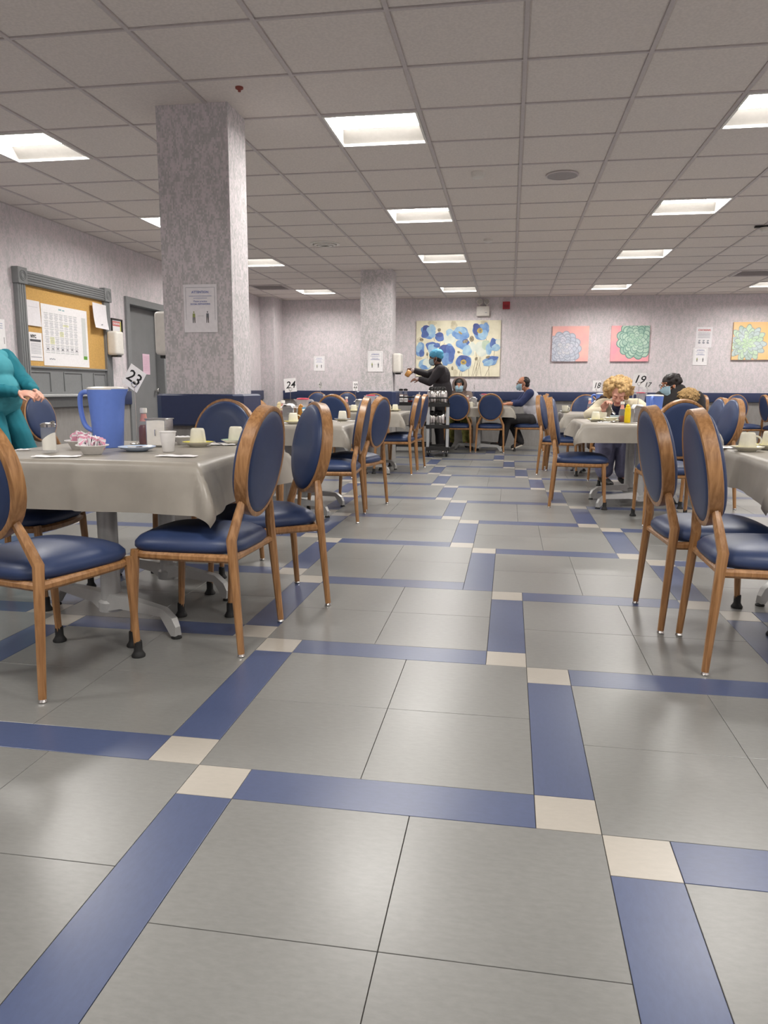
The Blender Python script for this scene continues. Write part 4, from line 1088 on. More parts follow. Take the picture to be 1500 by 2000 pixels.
def succulent(label, x0, x1, z0, z1, bg, cols, cx, cy, R, kind):
    t_, w_, h_ = canvas(label, x0, x1, z0, z1, 'succulent_painting', bg)
    bm = bmesh.new(); z = .0006; rnd = random.Random(int(R*1000)+kind)
    rings = 7 if kind != 3 else 6
    for q in range(rings):
        f = 1-q/rings
        n_ = [13, 12, 11, 9, 8, 6, 5][q]
        for k in range(n_):
            a = 2*PI*(k+.5*(q % 2))/n_+rnd.uniform(-.06, .06)
            rr = R*f*.72; L_ = R*f*.40+.01; W_ = R*f*(.27 if kind != 3 else .16)+.008
            if kind == 3: rr = R*f*.60; L_ = R*f*.44+.01
            x, y = cx*w_/2+rr*math.cos(a), cy*h_/2+rr*math.sin(a)
            P1_ = clip_poly(ell(x, y, L_*1.05, W_*1.1, a, 14), -w_/2, w_/2, -h_/2, h_/2)
            P2_ = clip_poly(ell(x-.004*math.cos(a), y-.004*math.sin(a), L_*.96, W_*.94, a, 14), -w_/2, w_/2, -h_/2, h_/2)
            flat(bm, P1_, z, I4, 0); flat(bm, P2_, z+.00003, I4, 1+(q+k) % 2+(1 if q > rings/2 else 0)); z += .00005
    x, y = cx*w_/2, cy*h_/2
    flat(bm, ell(x, y, .02, .02), z, I4, 0); flat(bm, ell(x, y, .014, .012), z+.00005, I4, 2)
    finish('painted_rosette', bm, cols, t_, smooth=False)
PK1 = grad('paint_peach', (238, 176, 176), (250, 196, 184), 3); PK2 = grad('paint_pink', (244, 160, 180), (250, 182, 178), 3); OR1 = grad('paint_orange', (240, 200, 130), (250, 206, 160), 3)
succulent('square painting of a pale grey-lilac succulent on pink', .475, 1.115, 1.535, 2.155, PK1, [grad('sx0', (160, 166, 182), (176, 180, 194)), grad('sx1', (190, 196, 210), (206, 210, 222)), grad('sx2', (200, 206, 216), (216, 214, 226)), grad('sx3', (206, 208, 214), (226, 222, 228))], -.35, -.28, .27, 1)
succulent('square painting of a green succulent on pink', 1.50, 2.155, 1.535, 2.155, PK2, [grad('sy0', (108, 148, 138), (128, 164, 152)), grad('sy1', (158, 192, 176), (182, 208, 194)), grad('sy2', (176, 206, 188), (200, 222, 206)), grad('sy3', (160, 200, 178), (190, 216, 196))], .32, .22, .30, 2)
succulent('square painting of a green and violet succulent on orange at the right photo edge', 3.54, 4.20, 1.56, 2.20, OR1, [grad('sz0', (150, 168, 156), (170, 178, 186)), grad('sz1', (180, 200, 190), (206, 216, 220)), grad('sz2', (190, 214, 186), (208, 226, 200)), grad('sz3', (186, 216, 176), (206, 228, 192))], -.28, -.12, .30, 3)

# ---------------------------------------------------------------- ceiling fittings
def disc(name, label, cat, x, y, prof, m, **k):
    t_ = thing(name, label, cat, (x, y, H)); LT('cover', m, t_, prof, 32); return t_
t_ = disc('ceiling_speaker', 'flat round grey speaker in the ceiling right of the aisle', 'speaker', .10, 4.62, [(.115, -.001), (.115, -.006), (.10, -.008), (.03, -.009)], mat('speaker_grille', (168, 162, 161), .7))
LT('rim', CBAR, t_, [(.125, .001), (.125, -.008), (.114, -.009), (.114, -.002)], 32)
t_ = disc('smoke_detector', 'small white smoke detector left of the round speaker', 'detector', -.54, 4.47, [(.055, .004), (.055, -.02), (.045, -.034), (.02, -.038)], WHITEP)
t_ = disc('smoke_detector', 'tiny white detector farther down the aisle ceiling', 'detector', -.54, 7.11, [(.05, .004), (.05, -.02), (.035, -.03)], WHITEP)
t_ = disc('sprinkler_head', 'small rust-red sprinkler in the ceiling right of the near pillar top', 'sprinkler', -1.78, 2.61, [(.022, .004), (.022, -.004), (.008, -.012), (.008, -.02)], mat('rust_red', (140, 72, 62), .6))
t_ = thing('air_diffuser', 'round white air diffuser in the ceiling between the two pillars', 'air vent', (-2.40, 7.10, H))
for r_, z_ in ((.17, -.008), (.125, -.018), (.08, -.026)):
    LT('cone_ring', WHITEP, t_, [(r_, .004), (r_, z_), (r_-.022, z_-.006), (r_-.03, z_+.004)], 32, cap0=False, cap1=False)
LT('centre_disc', mat('diffuser_grey', (140, 136, 134), .6), t_, [(.145, .003), (.05, -.004), (.03, -.006)], 24)  # plain grey disc behind the cone rings
for (vx, vy), lb in zip(vents, ('square slatted air vent in the ceiling at the far right', 'square slatted air vent in the far left ceiling beside the near pillar')):
    t_ = thing('ceiling_vent', lb, 'air vent', (vx, vy, H))
    for (a, b, c, d) in ((.01, .60, .01, .05), (.01, .60, .556, .596), (.01, .05, .05, .556), (.56, .60, .05, .556)): B('frame', CBAR, t_, a, b, c, d, -.008, .004, .002)
    B('backing', DARK, t_, .05, .56, .05, .556, .04, .045, 0)
    for k in range(9):
        bm = bmesh.new(); box(bm, .05, .56, -.022, .022, -.0015, .0015); bm.transform(Matrix.Translation((0, .08+.056*k, .012)) @ Matrix.Rotation(.7, 4, 'X')); finish('slat', bm, CBAR, t_, smooth=False)
t_ = thing('ceiling_fitting', 'dark-edged fitting hanging at the right edge of the ceiling', 'fitting', (2.24, 6.77, H)); B('plate', BLACKP, t_, -.10, .14, -.02, .02, -.02, 0, .003); LT('dome', WHITEP, t_, [(.05, -.02), (.05, -.04), (.03, -.06)], 20)
# ================================================================ service carts
def cart(label, x, y, rz, w_, l_):
    t = thing('service_cart', label, 'cart', (x, y, 0), rz, group='black service carts')
    gm = mat('cart_post_grey', (176, 178, 180), .4, metal=.3)
    for z in (.13, .47, .80):
        sh = B('shelf', BLACKP, t, -w_/2, w_/2, -l_/2, l_/2, z-.012, z, .006)
        for (a, b, c, d) in ((-w_/2, w_/2, -l_/2, -l_/2+.012), (-w_/2, w_/2, l_/2-.012, l_/2), (-w_/2, -w_/2+.012, -l_/2, l_/2), (w_/2-.012, w_/2, -l_/2, l_/2)):
            B('shelf_lip', BLACKP, sh, a, b, c, d, z-.035, z+.022, .003)
    for sx in (-1, 1):
        for sy in (-1, 1):
            B('post', gm, t, sx*(w_/2-.030)-.024, sx*(w_/2-.030)+.024, sy*(l_/2-.022)-.012, sy*(l_/2-.022)+.012, .10, .80, .006)
            cs = thing('x', '', ''); bpy.data.objects.remove(cs)
            bm = bmesh.new(); lathe(bm, [(.045, -.014), (.05, -.010), (.05, .010), (.045, .014)], 20)
            bm.transform(Matrix.Translation((sx*(w_/2-.04), sy*(l_/2-.05), .052)) @ Matrix.Rotation(PI/2, 4, 'Y'))
            cw = finish('caster', bm, BLACKR, t)
            B('caster_fork', CHROME, cw, sx*(w_/2-.04)-.022, sx*(w_/2-.04)+.022, sy*(l_/2-.05)-.012, sy*(l_/2-.05)+.012, .06, .12, .003)
    T('push_handle', BLACKP, t, [(-w_/2+.02, -l_/2+.01, .81), (-w_/2+.03, -l_/2-.05, .90), (w_/2-.03, -l_/2-.05, .90), (w_/2-.02, -l_/2+.01, .81)], .013, 8)
    return t
def airpot(x, y, z, label, h=.27):
    t = thing('steel_airpot', label, 'coffee pot', (x, y, z), 2.2, group='steel coffee airpots')
    LT('steel_body', CHROME, t, [(.066, 0), (.072, .004), (.075, .02), (.075, h*.60), (.066, h*.74), (.050, h*.80)], 28)
    LT('pump_lid', BLACKP, t, [(.052, h*.79), (.054, h*.84), (.044, h*.95), (.03, h)], 22)
    T('handle', BLACKP, t, [(.045, 0, h*.82), (.085, 0, h*.80), (.092, 0, h*.55), (.076, 0, h*.30)], .010, 8)
    T('spout', BLACKP, t, [(-.045, 0, h*.86), (-.085, 0, h*.90)], .011, 8)
    return t
CX, CY = -1.349, 10.15
cart('black cart with grey posts and steel coffee pots, end-on to the aisle', CX, CY, .09, .36, .60)
cart('black cart standing sideways beside the far pillar, a red tray on top', -1.848, 10.75, 0, .66, .42)
airpot(CX-.085, CY-.12, .8, 'steel coffee airpot on top of the cart, nearest and left')
airpot(CX+.075, CY-.08, .8, 'steel coffee airpot on top of the cart, right one')
airpot(CX-.02, CY+.12, .8, 'steel coffee airpot on top of the cart, behind the other two')
airpot(CX-.10, CY-.05, .47, 'shorter steel pot on the middle shelf of the cart, left', .23)
airpot(CX+.04, CY-.02, .47, 'shorter steel pot on the middle shelf of the cart, right', .23)
airpot(CX-.03, CY+.17, .47, 'shorter steel pot on the middle shelf of the cart, at the back', .23)
LC = -1.848
def decanter(x, y, z, label, cont):
    t = thing('juice_decanter', label, 'jug', (x, y, z), group='juice decanters on the cart')
    LT('glass', GLASS, t, [(.05, 0), (.058, .02), (.055, .10), (.028, .16), (.03, .20)], 22)
    LT('juice', cont, t, [(.048, .003), (.055, .02), (.052, .10), (.035, .14)], 20)
    LT('lid', BLACKP, t, [(.034, .20), (.036, .225), (.02, .235)], 18)
    return t
tx = thing('serving_tray', 'dark red serving tray on the cart by the far pillar', 'tray', (LC+.06, 10.72, .822))
B('tray_base', mat('tray_red', (150, 30, 44), .35), tx, -.20, .20, -.15, .15, 0, .006, .002)
for (a, b, c, d) in ((-.20, .20, -.15, -.14), (-.20, .20, .14, .15), (-.20, -.19, -.15, .15), (.19, .20, -.15, .15)): B('rim', MATS['tray_red'], tx, a, b, c, d, 0, .018, .002)
decanter(-2.037, 10.85, .80, 'amber juice decanter with a dark lid on the cart, left one', mat('amber_juice', (168, 112, 40), .3))
decanter(-1.961, 10.86, .80, 'dark brown decanter with a dark lid on the cart, right one', mat('dark_juice', (82, 34, 34), .3))
for k, (px, n) in enumerate(((-1.990, 4), (-1.917, 3))):
    for q in range(n):
        foam = foam_cup(px, 10.58, 'white foam cup in the %s stack on the tray cart, %s' % (('left', 'right')[k], ('bottom', 'second up', 'third up', 'fourth up')[q]), z=.80+.093+.014*q)
        foam.rotation_euler = (PI, 0, 0)
dm = LT('glass_dome_jar', GLASS, None, [(.04, 0), (.05, .01), (.05, .07), (.02, .10)], 20); dm.location = (-1.795, 10.70, .829); tag(dm, 'small clear jar on the red tray', 'jar')
wc = T('straw_bundle', WHITEP, None, [(0, 0, 0), (.02, 0, .15)], .010, 8); wc.location = (-1.718, 10.62, .829); tag(wc, 'white straws sticking up from the red tray', 'straws')

# ================================================================ people
from mathutils import noise as mnoise
def caps(bm, p0, p1, r0_, r1_, n=14):
    p0, p1 = Vector(p0), Vector(p1); d = p1-p0; L_ = d.length
    if L_ < 1e-6: return ellip(bm, p0, (r0_, r0_, r0_))
    pts, rr = [], []; dn = d/L_
    for k in range(4): a = PI/2*(1-k/4); pts.append(p0-dn*r0_*math.sin(a)); rr.append(max(.0006, r0_*math.cos(a)))
    for k in range(5): pts.append(p0+d*k/4); rr.append(r0_+(r1_-r0_)*k/4)
    for k in range(1, 5): a = PI/2*k/4; pts.append(p1+dn*r1_*math.sin(a)); rr.append(max(.0006, r1_*math.cos(a)))
    tube(bm, pts, rr, n)
def basis(r, f):
    r = Vector(r).normalized(); f = Vector(f); f = (f-r*f.dot(r)).normalized(); u = r.cross(f)
    return Matrix(((r.x, f.x, u.x), (r.y, f.y, u.y), (r.z, f.z, u.z)))
def ellip(bm, c, rad, Bm=None, q=1):
    M = Matrix.Translation(c) @ (Bm.to_4x4() if Bm else Matrix.Identity(4)) @ Matrix.Diagonal((*rad, 1))
    bmesh.ops.create_uvsphere(bm, u_segments=int(20*q), v_segments=int(12*q), radius=1, matrix=M)
def union(name, bm, m, parent, voxel, fold=0, freq=9, smooth=3):
    o = finish(name, bm, m, None)
    md = o.modifiers.new('r', 'REMESH'); md.mode = 'VOXEL'; md.voxel_size = voxel; md.use_smooth_shade = True
    if smooth:
        ms = o.modifiers.new('s', 'SMOOTH'); ms.factor = .5; ms.iterations = smooth
    dg = C.evaluated_depsgraph_get(); me = bpy.data.meshes.new_from_object(o.evaluated_get(dg))
    old = o.data; o.modifiers.clear(); o.data = me; me.name = name; bpy.data.meshes.remove(old)
    if not me.materials: me.materials.append(m)
    if fold:
        nrm = [v.normal.copy() for v in me.vertices]
        for v, nn in zip(me.vertices, nrm):
            q = Vector((v.co.x*freq, v.co.y*freq, v.co.z*freq*.6))
            v.co = v.co+nn*fold*(1-2*abs(mnoise.noise(q)))
    for p in me.polygons: p.use_smooth = True
    if parent is not None: o.parent = parent
    return o
def person(label, J, skin, voxel=.0065, masked=False, k=1.0, base=None):
    """one continuous body; J holds the joints in world coordinates"""
    t = thing('person', label, 'person', (J['pel'][0], J['pel'][1], 0) if base is None else base)
    V = lambda a: Vector(a)
    bm = bmesh.new()
    shR, shL = V(J['shR']), V(J['shL']); rv = (shR-shL).normalized(); pel, ch, nk = V(J['pel']), V(J['chest']), V(J['neck'])
    upv = (nk-pel).normalized(); fwd = upv.cross(rv); Bt = basis(rv, fwd)
    ellip(bm, pel, (.155*k, .11*k, .11*k), Bt); ellip(bm, pel.lerp(ch, .5), (.135*k, .10*k, .15*k), Bt); ellip(bm, ch, (.155*k, .105*k, .15*k), Bt)
    caps(bm, ch+upv*.08, nk, .07, .052); caps(bm, shL, shR, .052, .052)
    hd, lk, hu = V(J['head']), V(J['look']).normalized(), V(J.get('hup', (0, 0, 1)))
    hr = lk.cross(hu).normalized(); HB = basis(hr, lk)
    P = lambda x, y, z: hd+HB @ Vector((x, y, z))
    caps(bm, nk, P(0, -.02, -.05), .052, .050)
    ellip(bm, P(0, -.012, .028), (.074, .092, .086), HB); ellip(bm, P(0, .018, -.035), (.057, .068, .078), HB)
    caps(bm, P(-.014, .056, -.095), P(.014, .056, -.095), .022, .022)
    caps(bm, P(0, .084, .018), P(0, .104, -.022), .008, .0135); caps(bm, P(-.012, .088, -.024), P(.012, .088, -.024), .010, .010)
    for s in (-1, 1):
        caps(bm, P(s*.016, .079, .034), P(s*.045, .070, .034), .011, .009); ellip(bm, P(s*.036, .058, -.025), (.024, .024, .026), HB)
        ellip(bm, P(s*.074, -.005, -.005), (.011, .018, .031), HB)
    for s, S_ in ((-1, 'L'), (1, 'R')):
        sh, el, wr = V(J['sh'+S_]), V(J['el'+S_]), V(J['wr'+S_])
        caps(bm, sh, el, .050*k, .038*k); caps(bm, el, wr, .038*k, .026)
        hdv = V(J.get('hd'+S_, wr-el)).normalized(); pn = V(J.get('pn'+S_, (0, 0, -1))); pn = (pn-hdv*pn.dot(hdv)).normalized(); sd = hdv.cross(pn)*(1 if S_ == 'L' else -1)
        ellip(bm, wr+hdv*.05, (.040, .052, .016), Matrix(((sd.x, hdv.x, pn.x), (sd.y, hdv.y, pn.y), (sd.z, hdv.z, pn.z))))
        cu = J.get('curl'+S_, .6)
        for q, (o_, l1) in enumerate(((.030, .95), (.010, 1.05), (-.010, 1.0), (-.029, .80))):
            b0 = wr+hdv*.088+sd*o_; a1, a2 = cu*.8, cu*1.9
            d1 = (hdv*math.cos(a1)+pn*math.sin(a1)+sd*o_*3).normalized(); b1 = b0+d1*.040*l1
            d2 = (hdv*math.cos(a2)+pn*math.sin(a2)+sd*o_*2).normalized(); b2 = b1+d2*.034*l1
            caps(bm, b0-hdv*.03, b0, .009, .009, 10); caps(bm, b0, b1, .009, .0085, 10); caps(bm, b1, b2, .0085, .0072, 10)
        tb = wr+hdv*.025+sd*.032; d1 = (hdv*.7+sd*.75+pn*.25).normalized(); t1 = tb+d1*.035; d2 = (hdv*.95+sd*.2+pn*(.2+cu*.3)).normalized()
        caps(bm, tb, t1, .0125, .0105, 10); caps(bm, t1, t1+d2*.032, .0105, .0085, 10)
        hp, kn, an, to = V(J['hip'+S_]), V(J['kn'+S_]), V(J['an'+S_]), V(J['toe'+S_])
        caps(bm, hp, kn, .078*k, .052*k); caps(bm, kn, an, .052*k, .036*k); caps(bm, an, to, .036, .028)
    M = Matrix.Translation(-t.location)
    bm.transform(M)
    union('body', bm, skin, t, voxel, smooth=2)
    for s in (-1, 1):
        if J.get('closed'):
            bm = bmesh.new(); ellip(bm, P(s*.031, .078, .006), (.014, .011, .010), HB); bm.transform(M); finish('eyelid', bm, skin, t); continue
        bm = bmesh.new(); ellip(bm, P(s*.031, .077, .008), (.0125, .010, .009), HB); bm.transform(M); ey = finish('eye', bm, mat('eye_white', (232, 228, 222), .3), t)
        bm = bmesh.new(); ellip(bm, P(s*.031, .0845, .008), (.0055, .004, .0055), HB); bm.transform(M); finish('iris', bm, mat('dark_iris', (50, 34, 26), .2), ey)
        bm = bmesh.new(); caps(bm, P(s*.018, .0885, .038), P(s*.046, .079, .040), .0035, .0025, 8); bm.transform(M); finish('eyebrow', bm, J.get('hairm', BLACKR), t)
    if not masked:
        bm = bmesh.new(); caps(bm, P(-.02, .079, -.060), P(0, .088, -.058), .004, .006, 10); caps(bm, P(0, .088, -.058), P(.02, .079, -.060), .006, .004, 10); bm.transform(M); finish('lips', bm, mat('lip_colour', (176, 96, 92), .4), t)
    else:
        bm = bmesh.new(); n = 12; G = []
        for i in range(n+1):
            a = -1.25+2.5*i/n; row = []
            for j in range(9):
                zz = .0-.105*j/8; bul = math.sin(PI*min(1, max(0, (j+.6)/9)))
                rad = .073+.028*bul*max(0, math.cos(a))**1.0+(.004 if j % 2 else 0)
                row.append(bm.verts.new(P(rad*math.sin(a)*.92, .012+rad*math.cos(a)*(1.05), zz-.002)))
            G.append(row)
        for i in range(n):
            for j in range(8): bm.faces.new((G[i][j], G[i+1][j], G[i+1][j+1], G[i][j+1]))
        bmesh.ops.solidify(bm, geom=bm.faces[:], thickness=.003); bm.transform(M)
        mk = finish('face_mask', bm, mat('mask_blue', (186, 216, 230), .7), t, ang=2)
        for s in (-1, 1):
            bm = bmesh.new(); tube(bm, [P(s*.068, .035, -.01), P(s*.080, .0, .012), P(s*.082, -.018, .0), P(s*.078, -.012, -.035), P(s*.066, .03, -.075)], .0016, 6); bm.transform(M); finish('ear_loop', bm, PAPER, mk)
    t['_'] = 1; del t['_']
    def part(name, fn, m, voxel=.010, fold=.004, freq=9, smooth=3):
        bm = bmesh.new(); fn(bm); bm.transform(M); return union(name, bm, m, t, voxel, fold, freq, smooth)
    def plain(name, fn, m, ang=1.0):
        bm = bmesh.new(); fn(bm); bm.transform(M); return finish(name, bm, m, t, ang=ang)
    return t, part, plain, P, HB, Bt, V
def legs_(J, bm, k, r=(.092, .070, .058), to=1.0):
    for S_ in 'LR':
        hp, kn, an = (Vector(J[a+S_]) for a in ('hip', 'kn', 'an'))
        caps(bm, hp, kn, r[0]*k, r[1]*k); caps(bm, kn, kn.lerp(an, to), r[1]*k, r[2]*k)
def shoes(part, J, m, sole=None):
    for S_ in 'LR':
        a, b = Vector(J['an'+S_]), Vector(J['toe'+S_]); d = (b-a).normalized()
        def f(bm, a=a, b=b, d=d):
            caps(bm, a-d*.02-Vector((0, 0, .02)), b, .045, .036); caps(bm, a, a-Vector((0, 0, .02)), .044, .042)
        sh = part('shoe', f, m, .009, 0)
        if sole is not None:
            bm = bmesh.new(); a2 = a-Vector((0, 0, .055)); b2 = b-Vector((0, 0, .03)); x = (b2-a2).normalized(); sd = x.cross(Vector((0, 0, 1))).normalized(); u = sd.cross(x)
            st = []
            for f_, w_ in ((-.22, .025), (-.1, .036), (.4, .034), (.85, .042), (1.12, .034), (1.22, .015)):
                p = a2+(b2-a2)*f_; st.append([bm.verts.new(p+sd*s_*w_+u*h) for s_, h in ((-1, -.010), (1, -.010), (1, .012), (-1, .012))])
            for p, q in zip(st, st[1:]):
                for i in range(4): bm.faces.new((p[i], p[(i+1) % 4], q[(i+1) % 4], q[i]))
            bm.faces.new(st[0][::-1]); bm.faces.new(st[-1])
            bm.transform(Matrix.Translation(-sh.parent.location)); finish('sole', bm, sole, sh)
def hair_cap(P, HB, bm, fr=.03, lo=-.03, g=.012):
    ellip(bm, P(0, -.022, .040), (.080+g*.4, .088+g, .084+g*.6), HB); ellip(bm, P(0, -.045, lo), (.070+g*.4, .055+g, .06), HB)

# --- person in teal scrubs by the left wall (head outside the frame)
J = dict(pel=(-4.46, 4.0, .93), chest=(-4.47, 4.0, 1.19), neck=(-4.52, 4.0, 1.34), head=(-4.56, 4.0, 1.49), look=(1, -.2, -.2),
         shR=(-4.47, 3.84, 1.275), elR=(-4.42, 3.79, 1.03), wrR=(-4.17, 3.90, .985), hdR=(1, .20, -.05), pnR=(0, .6, -.8), curlR=.75,
         shL=(-4.46, 4.17, 1.275), elL=(-4.30, 4.17, 1.08), wrL=(-4.12, 4.04, 1.0), hdL=(.9, -.55, -.2), pnL=(0, -.6, -.8), curlL=.8,
         hipR=(-4.46, 3.91, .88), knR=(-4.33, 3.86, .50), anR=(-4.38, 3.86, .10), toeR=(-4.25, 3.83, .045),
         hipL=(-4.44, 4.09, .88), knL=(-4.27, 4.10, .50), anL=(-4.32, 4.10, .10), toeL=(-4.18, 4.09, .045))
TEAL = mat('teal_scrubs', (22, 112, 126), .8, n=.06, nscale=12); TEAL2 = mat('pale_teal_scrubs', (66, 148, 160), .8, n=.05, nscale=12)
t, part, plain, P, HB, Bt, V = person('person in teal scrubs at the left edge clasping both hands', J, SKINL, .0055, masked=True)
def f(bm):
    ellip(bm, (-4.43, 4.0, 1.00), (.17, .185, .17)); ellip(bm, (-4.46, 4.0, 1.17), (.145, .18, .15)); caps(bm, J['shL'], J['shR'], .065, .065); caps(bm, (-4.44, 3.93, .93), (-4.44, 4.07, .93), .15, .15)
part('tunic', f, TEAL2, .010, .006)
def f(bm):
    for S_ in 'LR': caps(bm, J['sh'+S_], J['el'+S_], .072, .062); caps(bm, J['el'+S_], V(J['el'+S_]).lerp(V(J['wr'+S_]), .86), .062, .042)
part('jacket_sleeves', f, TEAL, .009, .009, 14)
def f(bm): ellip(bm, (-4.51, 4.0, 1.08), (.13, .20, .26)); ellip(bm, (-4.50, 4.0, .92), (.13, .19, .12))
part('jacket_back', f, TEAL, .010, .006)
def f(bm): legs_(J, bm, 1.0, (.105, .085, .075), .97); caps(bm, J['hipL'], J['hipR'], .11, .11)
part('trousers', f, TEAL, .010, .006, 7)
part('hair', lambda bm: hair_cap(P, HB, bm), mat('brown_hair', (70, 48, 36), .6), .010, .004, 30)
shoes(part, J, PAPER, PAPER)
plain('wrist_strap', lambda bm: tube(bm, [V((-4.135, 4.05+.03*math.cos(a), 1.0+.03*math.sin(a))) for a in [2*PI*k/14 for k in range(15)]], .005, 6), mat('lavender_band', (150, 150, 214), .5))

# --- worker in a blue hair net
J = dict(pel=(-1.35, 10.92, .93), chest=(-1.37, 10.90, 1.24), neck=(-1.42, 10.90, 1.40), head=(-1.475, 10.90, 1.535), look=(-1, -.12, -.22), hairm=BLACKR,
         shL=(-1.37, 10.72, 1.345), elL=(-1.54, 10.68, 1.14), wrL=(-1.71, 10.72, 1.19), hdL=(-1, .1, -.05), pnL=(-.1, .5, -.8), curlL=.35,
         shR=(-1.41, 11.08, 1.345), elR=(-1.62, 11.04, 1.27), wrR=(-1.83, 10.94, 1.335), hdR=(-1, -.1, .05), pnR=(0, -.9, -.3), curlR=.9,
         hipL=(-1.35, 10.82, .90), knL=(-1.40, 10.80, .50), anL=(-1.36, 10.80, .09), toeL=(-1.50, 10.79, .045),
         hipR=(-1.33, 11.02, .90), knR=(-1.34, 11.03, .50), anR=(-1.28, 11.03, .09), toeR=(-1.42, 11.03, .045))
JACK = mat('black_jacket', (44, 40, 44), .75, n=.08, nscale=10); TROU = mat('black_trousers', (32, 30, 34), .8)
t, part, plain, P, HB, Bt, V = person('worker in a blue hair net, mask and black jacket pouring juice beside the carts', J, SKIND, .0065, masked=True)
def f(bm):
    for S_ in 'LR': caps(bm, J['sh'+S_], J['el'+S_], .075, .060); caps(bm, J['el'+S_], V(J['el'+S_]).lerp(V(J['wr'+S_]), .92), .060, .044)
    ellip(bm, V(J['chest']), (.185, .145, .18), Bt); ellip(bm, V(J['pel'])+V((0, 0, .10)), (.18, .16, .20), Bt); ellip(bm, V(J['pel'])-V((0, 0, .06)), (.18, .15, .12), Bt); caps(bm, J['shL'], J['shR'], .075, .075); caps(bm, V(J['neck'])-V((0, 0, .03)), V(J['neck']), .085, .062)
part('jacket', f, JACK, .010, .006)
plain('collar', lambda bm: tube(bm, [V((-1.43, 10.84, 1.40)), V((-1.49, 10.80, 1.33)), V((-1.52, 10.78, 1.25))], .012, 8), mat('grey_collar', (120, 104, 104), .7))
part('trousers', lambda bm: legs_(J, bm, 1.0, (.10, .078, .07), .96), TROU, .010, .005)
part('hair', lambda bm: hair_cap(P, HB, bm, g=-.002), BLACKR, .010, .003, 30)
def f(bm): ellip(bm, P(0, -.028, .060), (.095, .118, .082), HB); ellip(bm, P(0, -.075, .015), (.080, .065, .055), HB)
part('hair_net', f, mat('hairnet_blue', (84, 166, 204), .6, n=.1, nscale=60), .008, .005, 40)
shoes(part, J, mat('white_trainer', (208, 206, 204), .6), PAPER)
for S_ in 'LR':
    wr = V(J['wr'+S_]); hv = V(J['hd'+S_]).normalized()
    part('glove', lambda bm: (ellip(bm, wr+hv*.02, (.055, .036, .034))), mat('clear_glove', (205, 190, 190), .3), .006, 0)
jg = thing('juice_jug', 'glass jug of orange juice held up by the worker', 'jug', (-1.945, 10.90, 1.30))
jg.rotation_euler = (0, -.95, 0)
LT('glass', GLASS, jg, [(.045, -.07), (.06, -.05), (.063, 0), (.05, .05), (.036, .075), (.042, .09)], 24)
LT('juice', mat('orange_juice', (232, 160, 28), .3), jg, [(.042, -.067), (.057, -.05), (.059, -.005), (.057, .01)], 22)
T('handle', CLEARP, jg, [(.05, 0, .06), (.10, 0, .05), (.105, 0, -.02), (.06, 0, -.04)], .007, 8)

# --- hooded person behind the centre table
chair('blue chair hidden behind the centre back table under the hooded person', -1.15, 12.40, 0, -1)
J = dict(pel=(-1.15, 12.20, .53), chest=(-1.15, 12.18, .84), neck=(-1.15, 12.13, .98), head=(-1.15, 12.09, 1.10), look=(0, -1, -.1),
         shR=(-1.32, 12.16, .93), elR=(-1.36, 12.06, .80), wrR=(-1.20, 11.88, .80), shL=(-.98, 12.16, .93), elL=(-.94, 12.06, .80), wrL=(-1.10, 11.86, .80),
         hipR=(-1.25, 12.15, .53), knR=(-1.28, 11.78, .52), anR=(-1.26, 11.74, .10), toeR=(-1.27, 11.62, .05), hipL=(-1.05, 12.15, .53), knL=(-1.03, 11.78, .52), anL=(-.98, 11.72, .10), toeL=(-.97, 11.60, .05))
t, part, plain, P, HB, Bt, V = person('person in a grey-brown hood and blue mask seated behind the centre back table', J, SKINM, .007, masked=True)
HOOD = mat('taupe_hood', (112, 98, 92), .9)
def f(bm):
    for S_ in 'LR': caps(bm, J['sh'+S_], J['el'+S_], .07, .058); caps(bm, J['el'+S_], V(J['el'+S_]).lerp(V(J['wr'+S_]), .9), .058, .042)
    ellip(bm, V(J['chest']), (.19, .14, .18), Bt); ellip(bm, V(J['pel'])+V((0, 0, .10)), (.18, .14, .2), Bt); caps(bm, J['shL'], J['shR'], .07, .07)
part('sweatshirt', f, HOOD, .010, .006)
def f(bm):
    for a in range(-10, 11):
        th = a/10*2.2; p = V((-1.15+.105*math.sin(th), 12.055, 1.115+.115*math.cos(th))); caps(bm, p, p+V((0, .09, -.01)), .024, .03)
    ellip(bm, (-1.15, 12.16, 1.10), (.11, .09, .13)); caps(bm, (-1.15, 12.15, 1.0), (-1.15, 12.16, .95), .12, .13)
part('hood', f, HOOD, .008, .003)
part('trousers', lambda bm: (legs_(J, bm, 1.0, (.09, .075, .06), .95), caps(bm, J['hipL'], J['hipR'], .1, .1)), mat('olive_camouflage', (132, 132, 70), .8, n=.45, nscale=16), .010, .005)
shoes(part, J, BLACKR)
part('hair', lambda bm: hair_cap(P, HB, bm), BLACKR, .010, .003, 30)

# --- man in a grey shirt with navy sleeves
J = dict(pel=(.17, 11.42, .54), chest=(.11, 11.40, .86), neck=(.045, 11.39, 1.01), head=(-.035, 11.38, 1.13), look=(-1, -.22, -.06), hairm=BLACKR,
         shL=(.08, 11.22, .97), elL=(-.06, 11.15, .805), wrL=(-.27, 11.20, .79), hdL=(-1, .1, 0), curlL=.5, shR=(.06, 11.58, .97), elR=(-.10, 11.60, .81), wrR=(-.30, 11.50, .79), hdR=(-1, -.2, 0),
         hipL=(.12, 11.32, .53), knL=(-.28, 11.28, .54), anL=(-.36, 11.30, .12), toeL=(-.52, 11.30, .10), hipR=(.12, 11.52, .53), knR=(-.22, 11.50, .52), anR=(-.04, 11.40, .14), toeR=(-.17, 11.38, .06))
t, part, plain, P, HB, Bt, V = person('man in a grey shirt with navy sleeves seated at the centre back table', J, SKINM, .0065, masked=True)
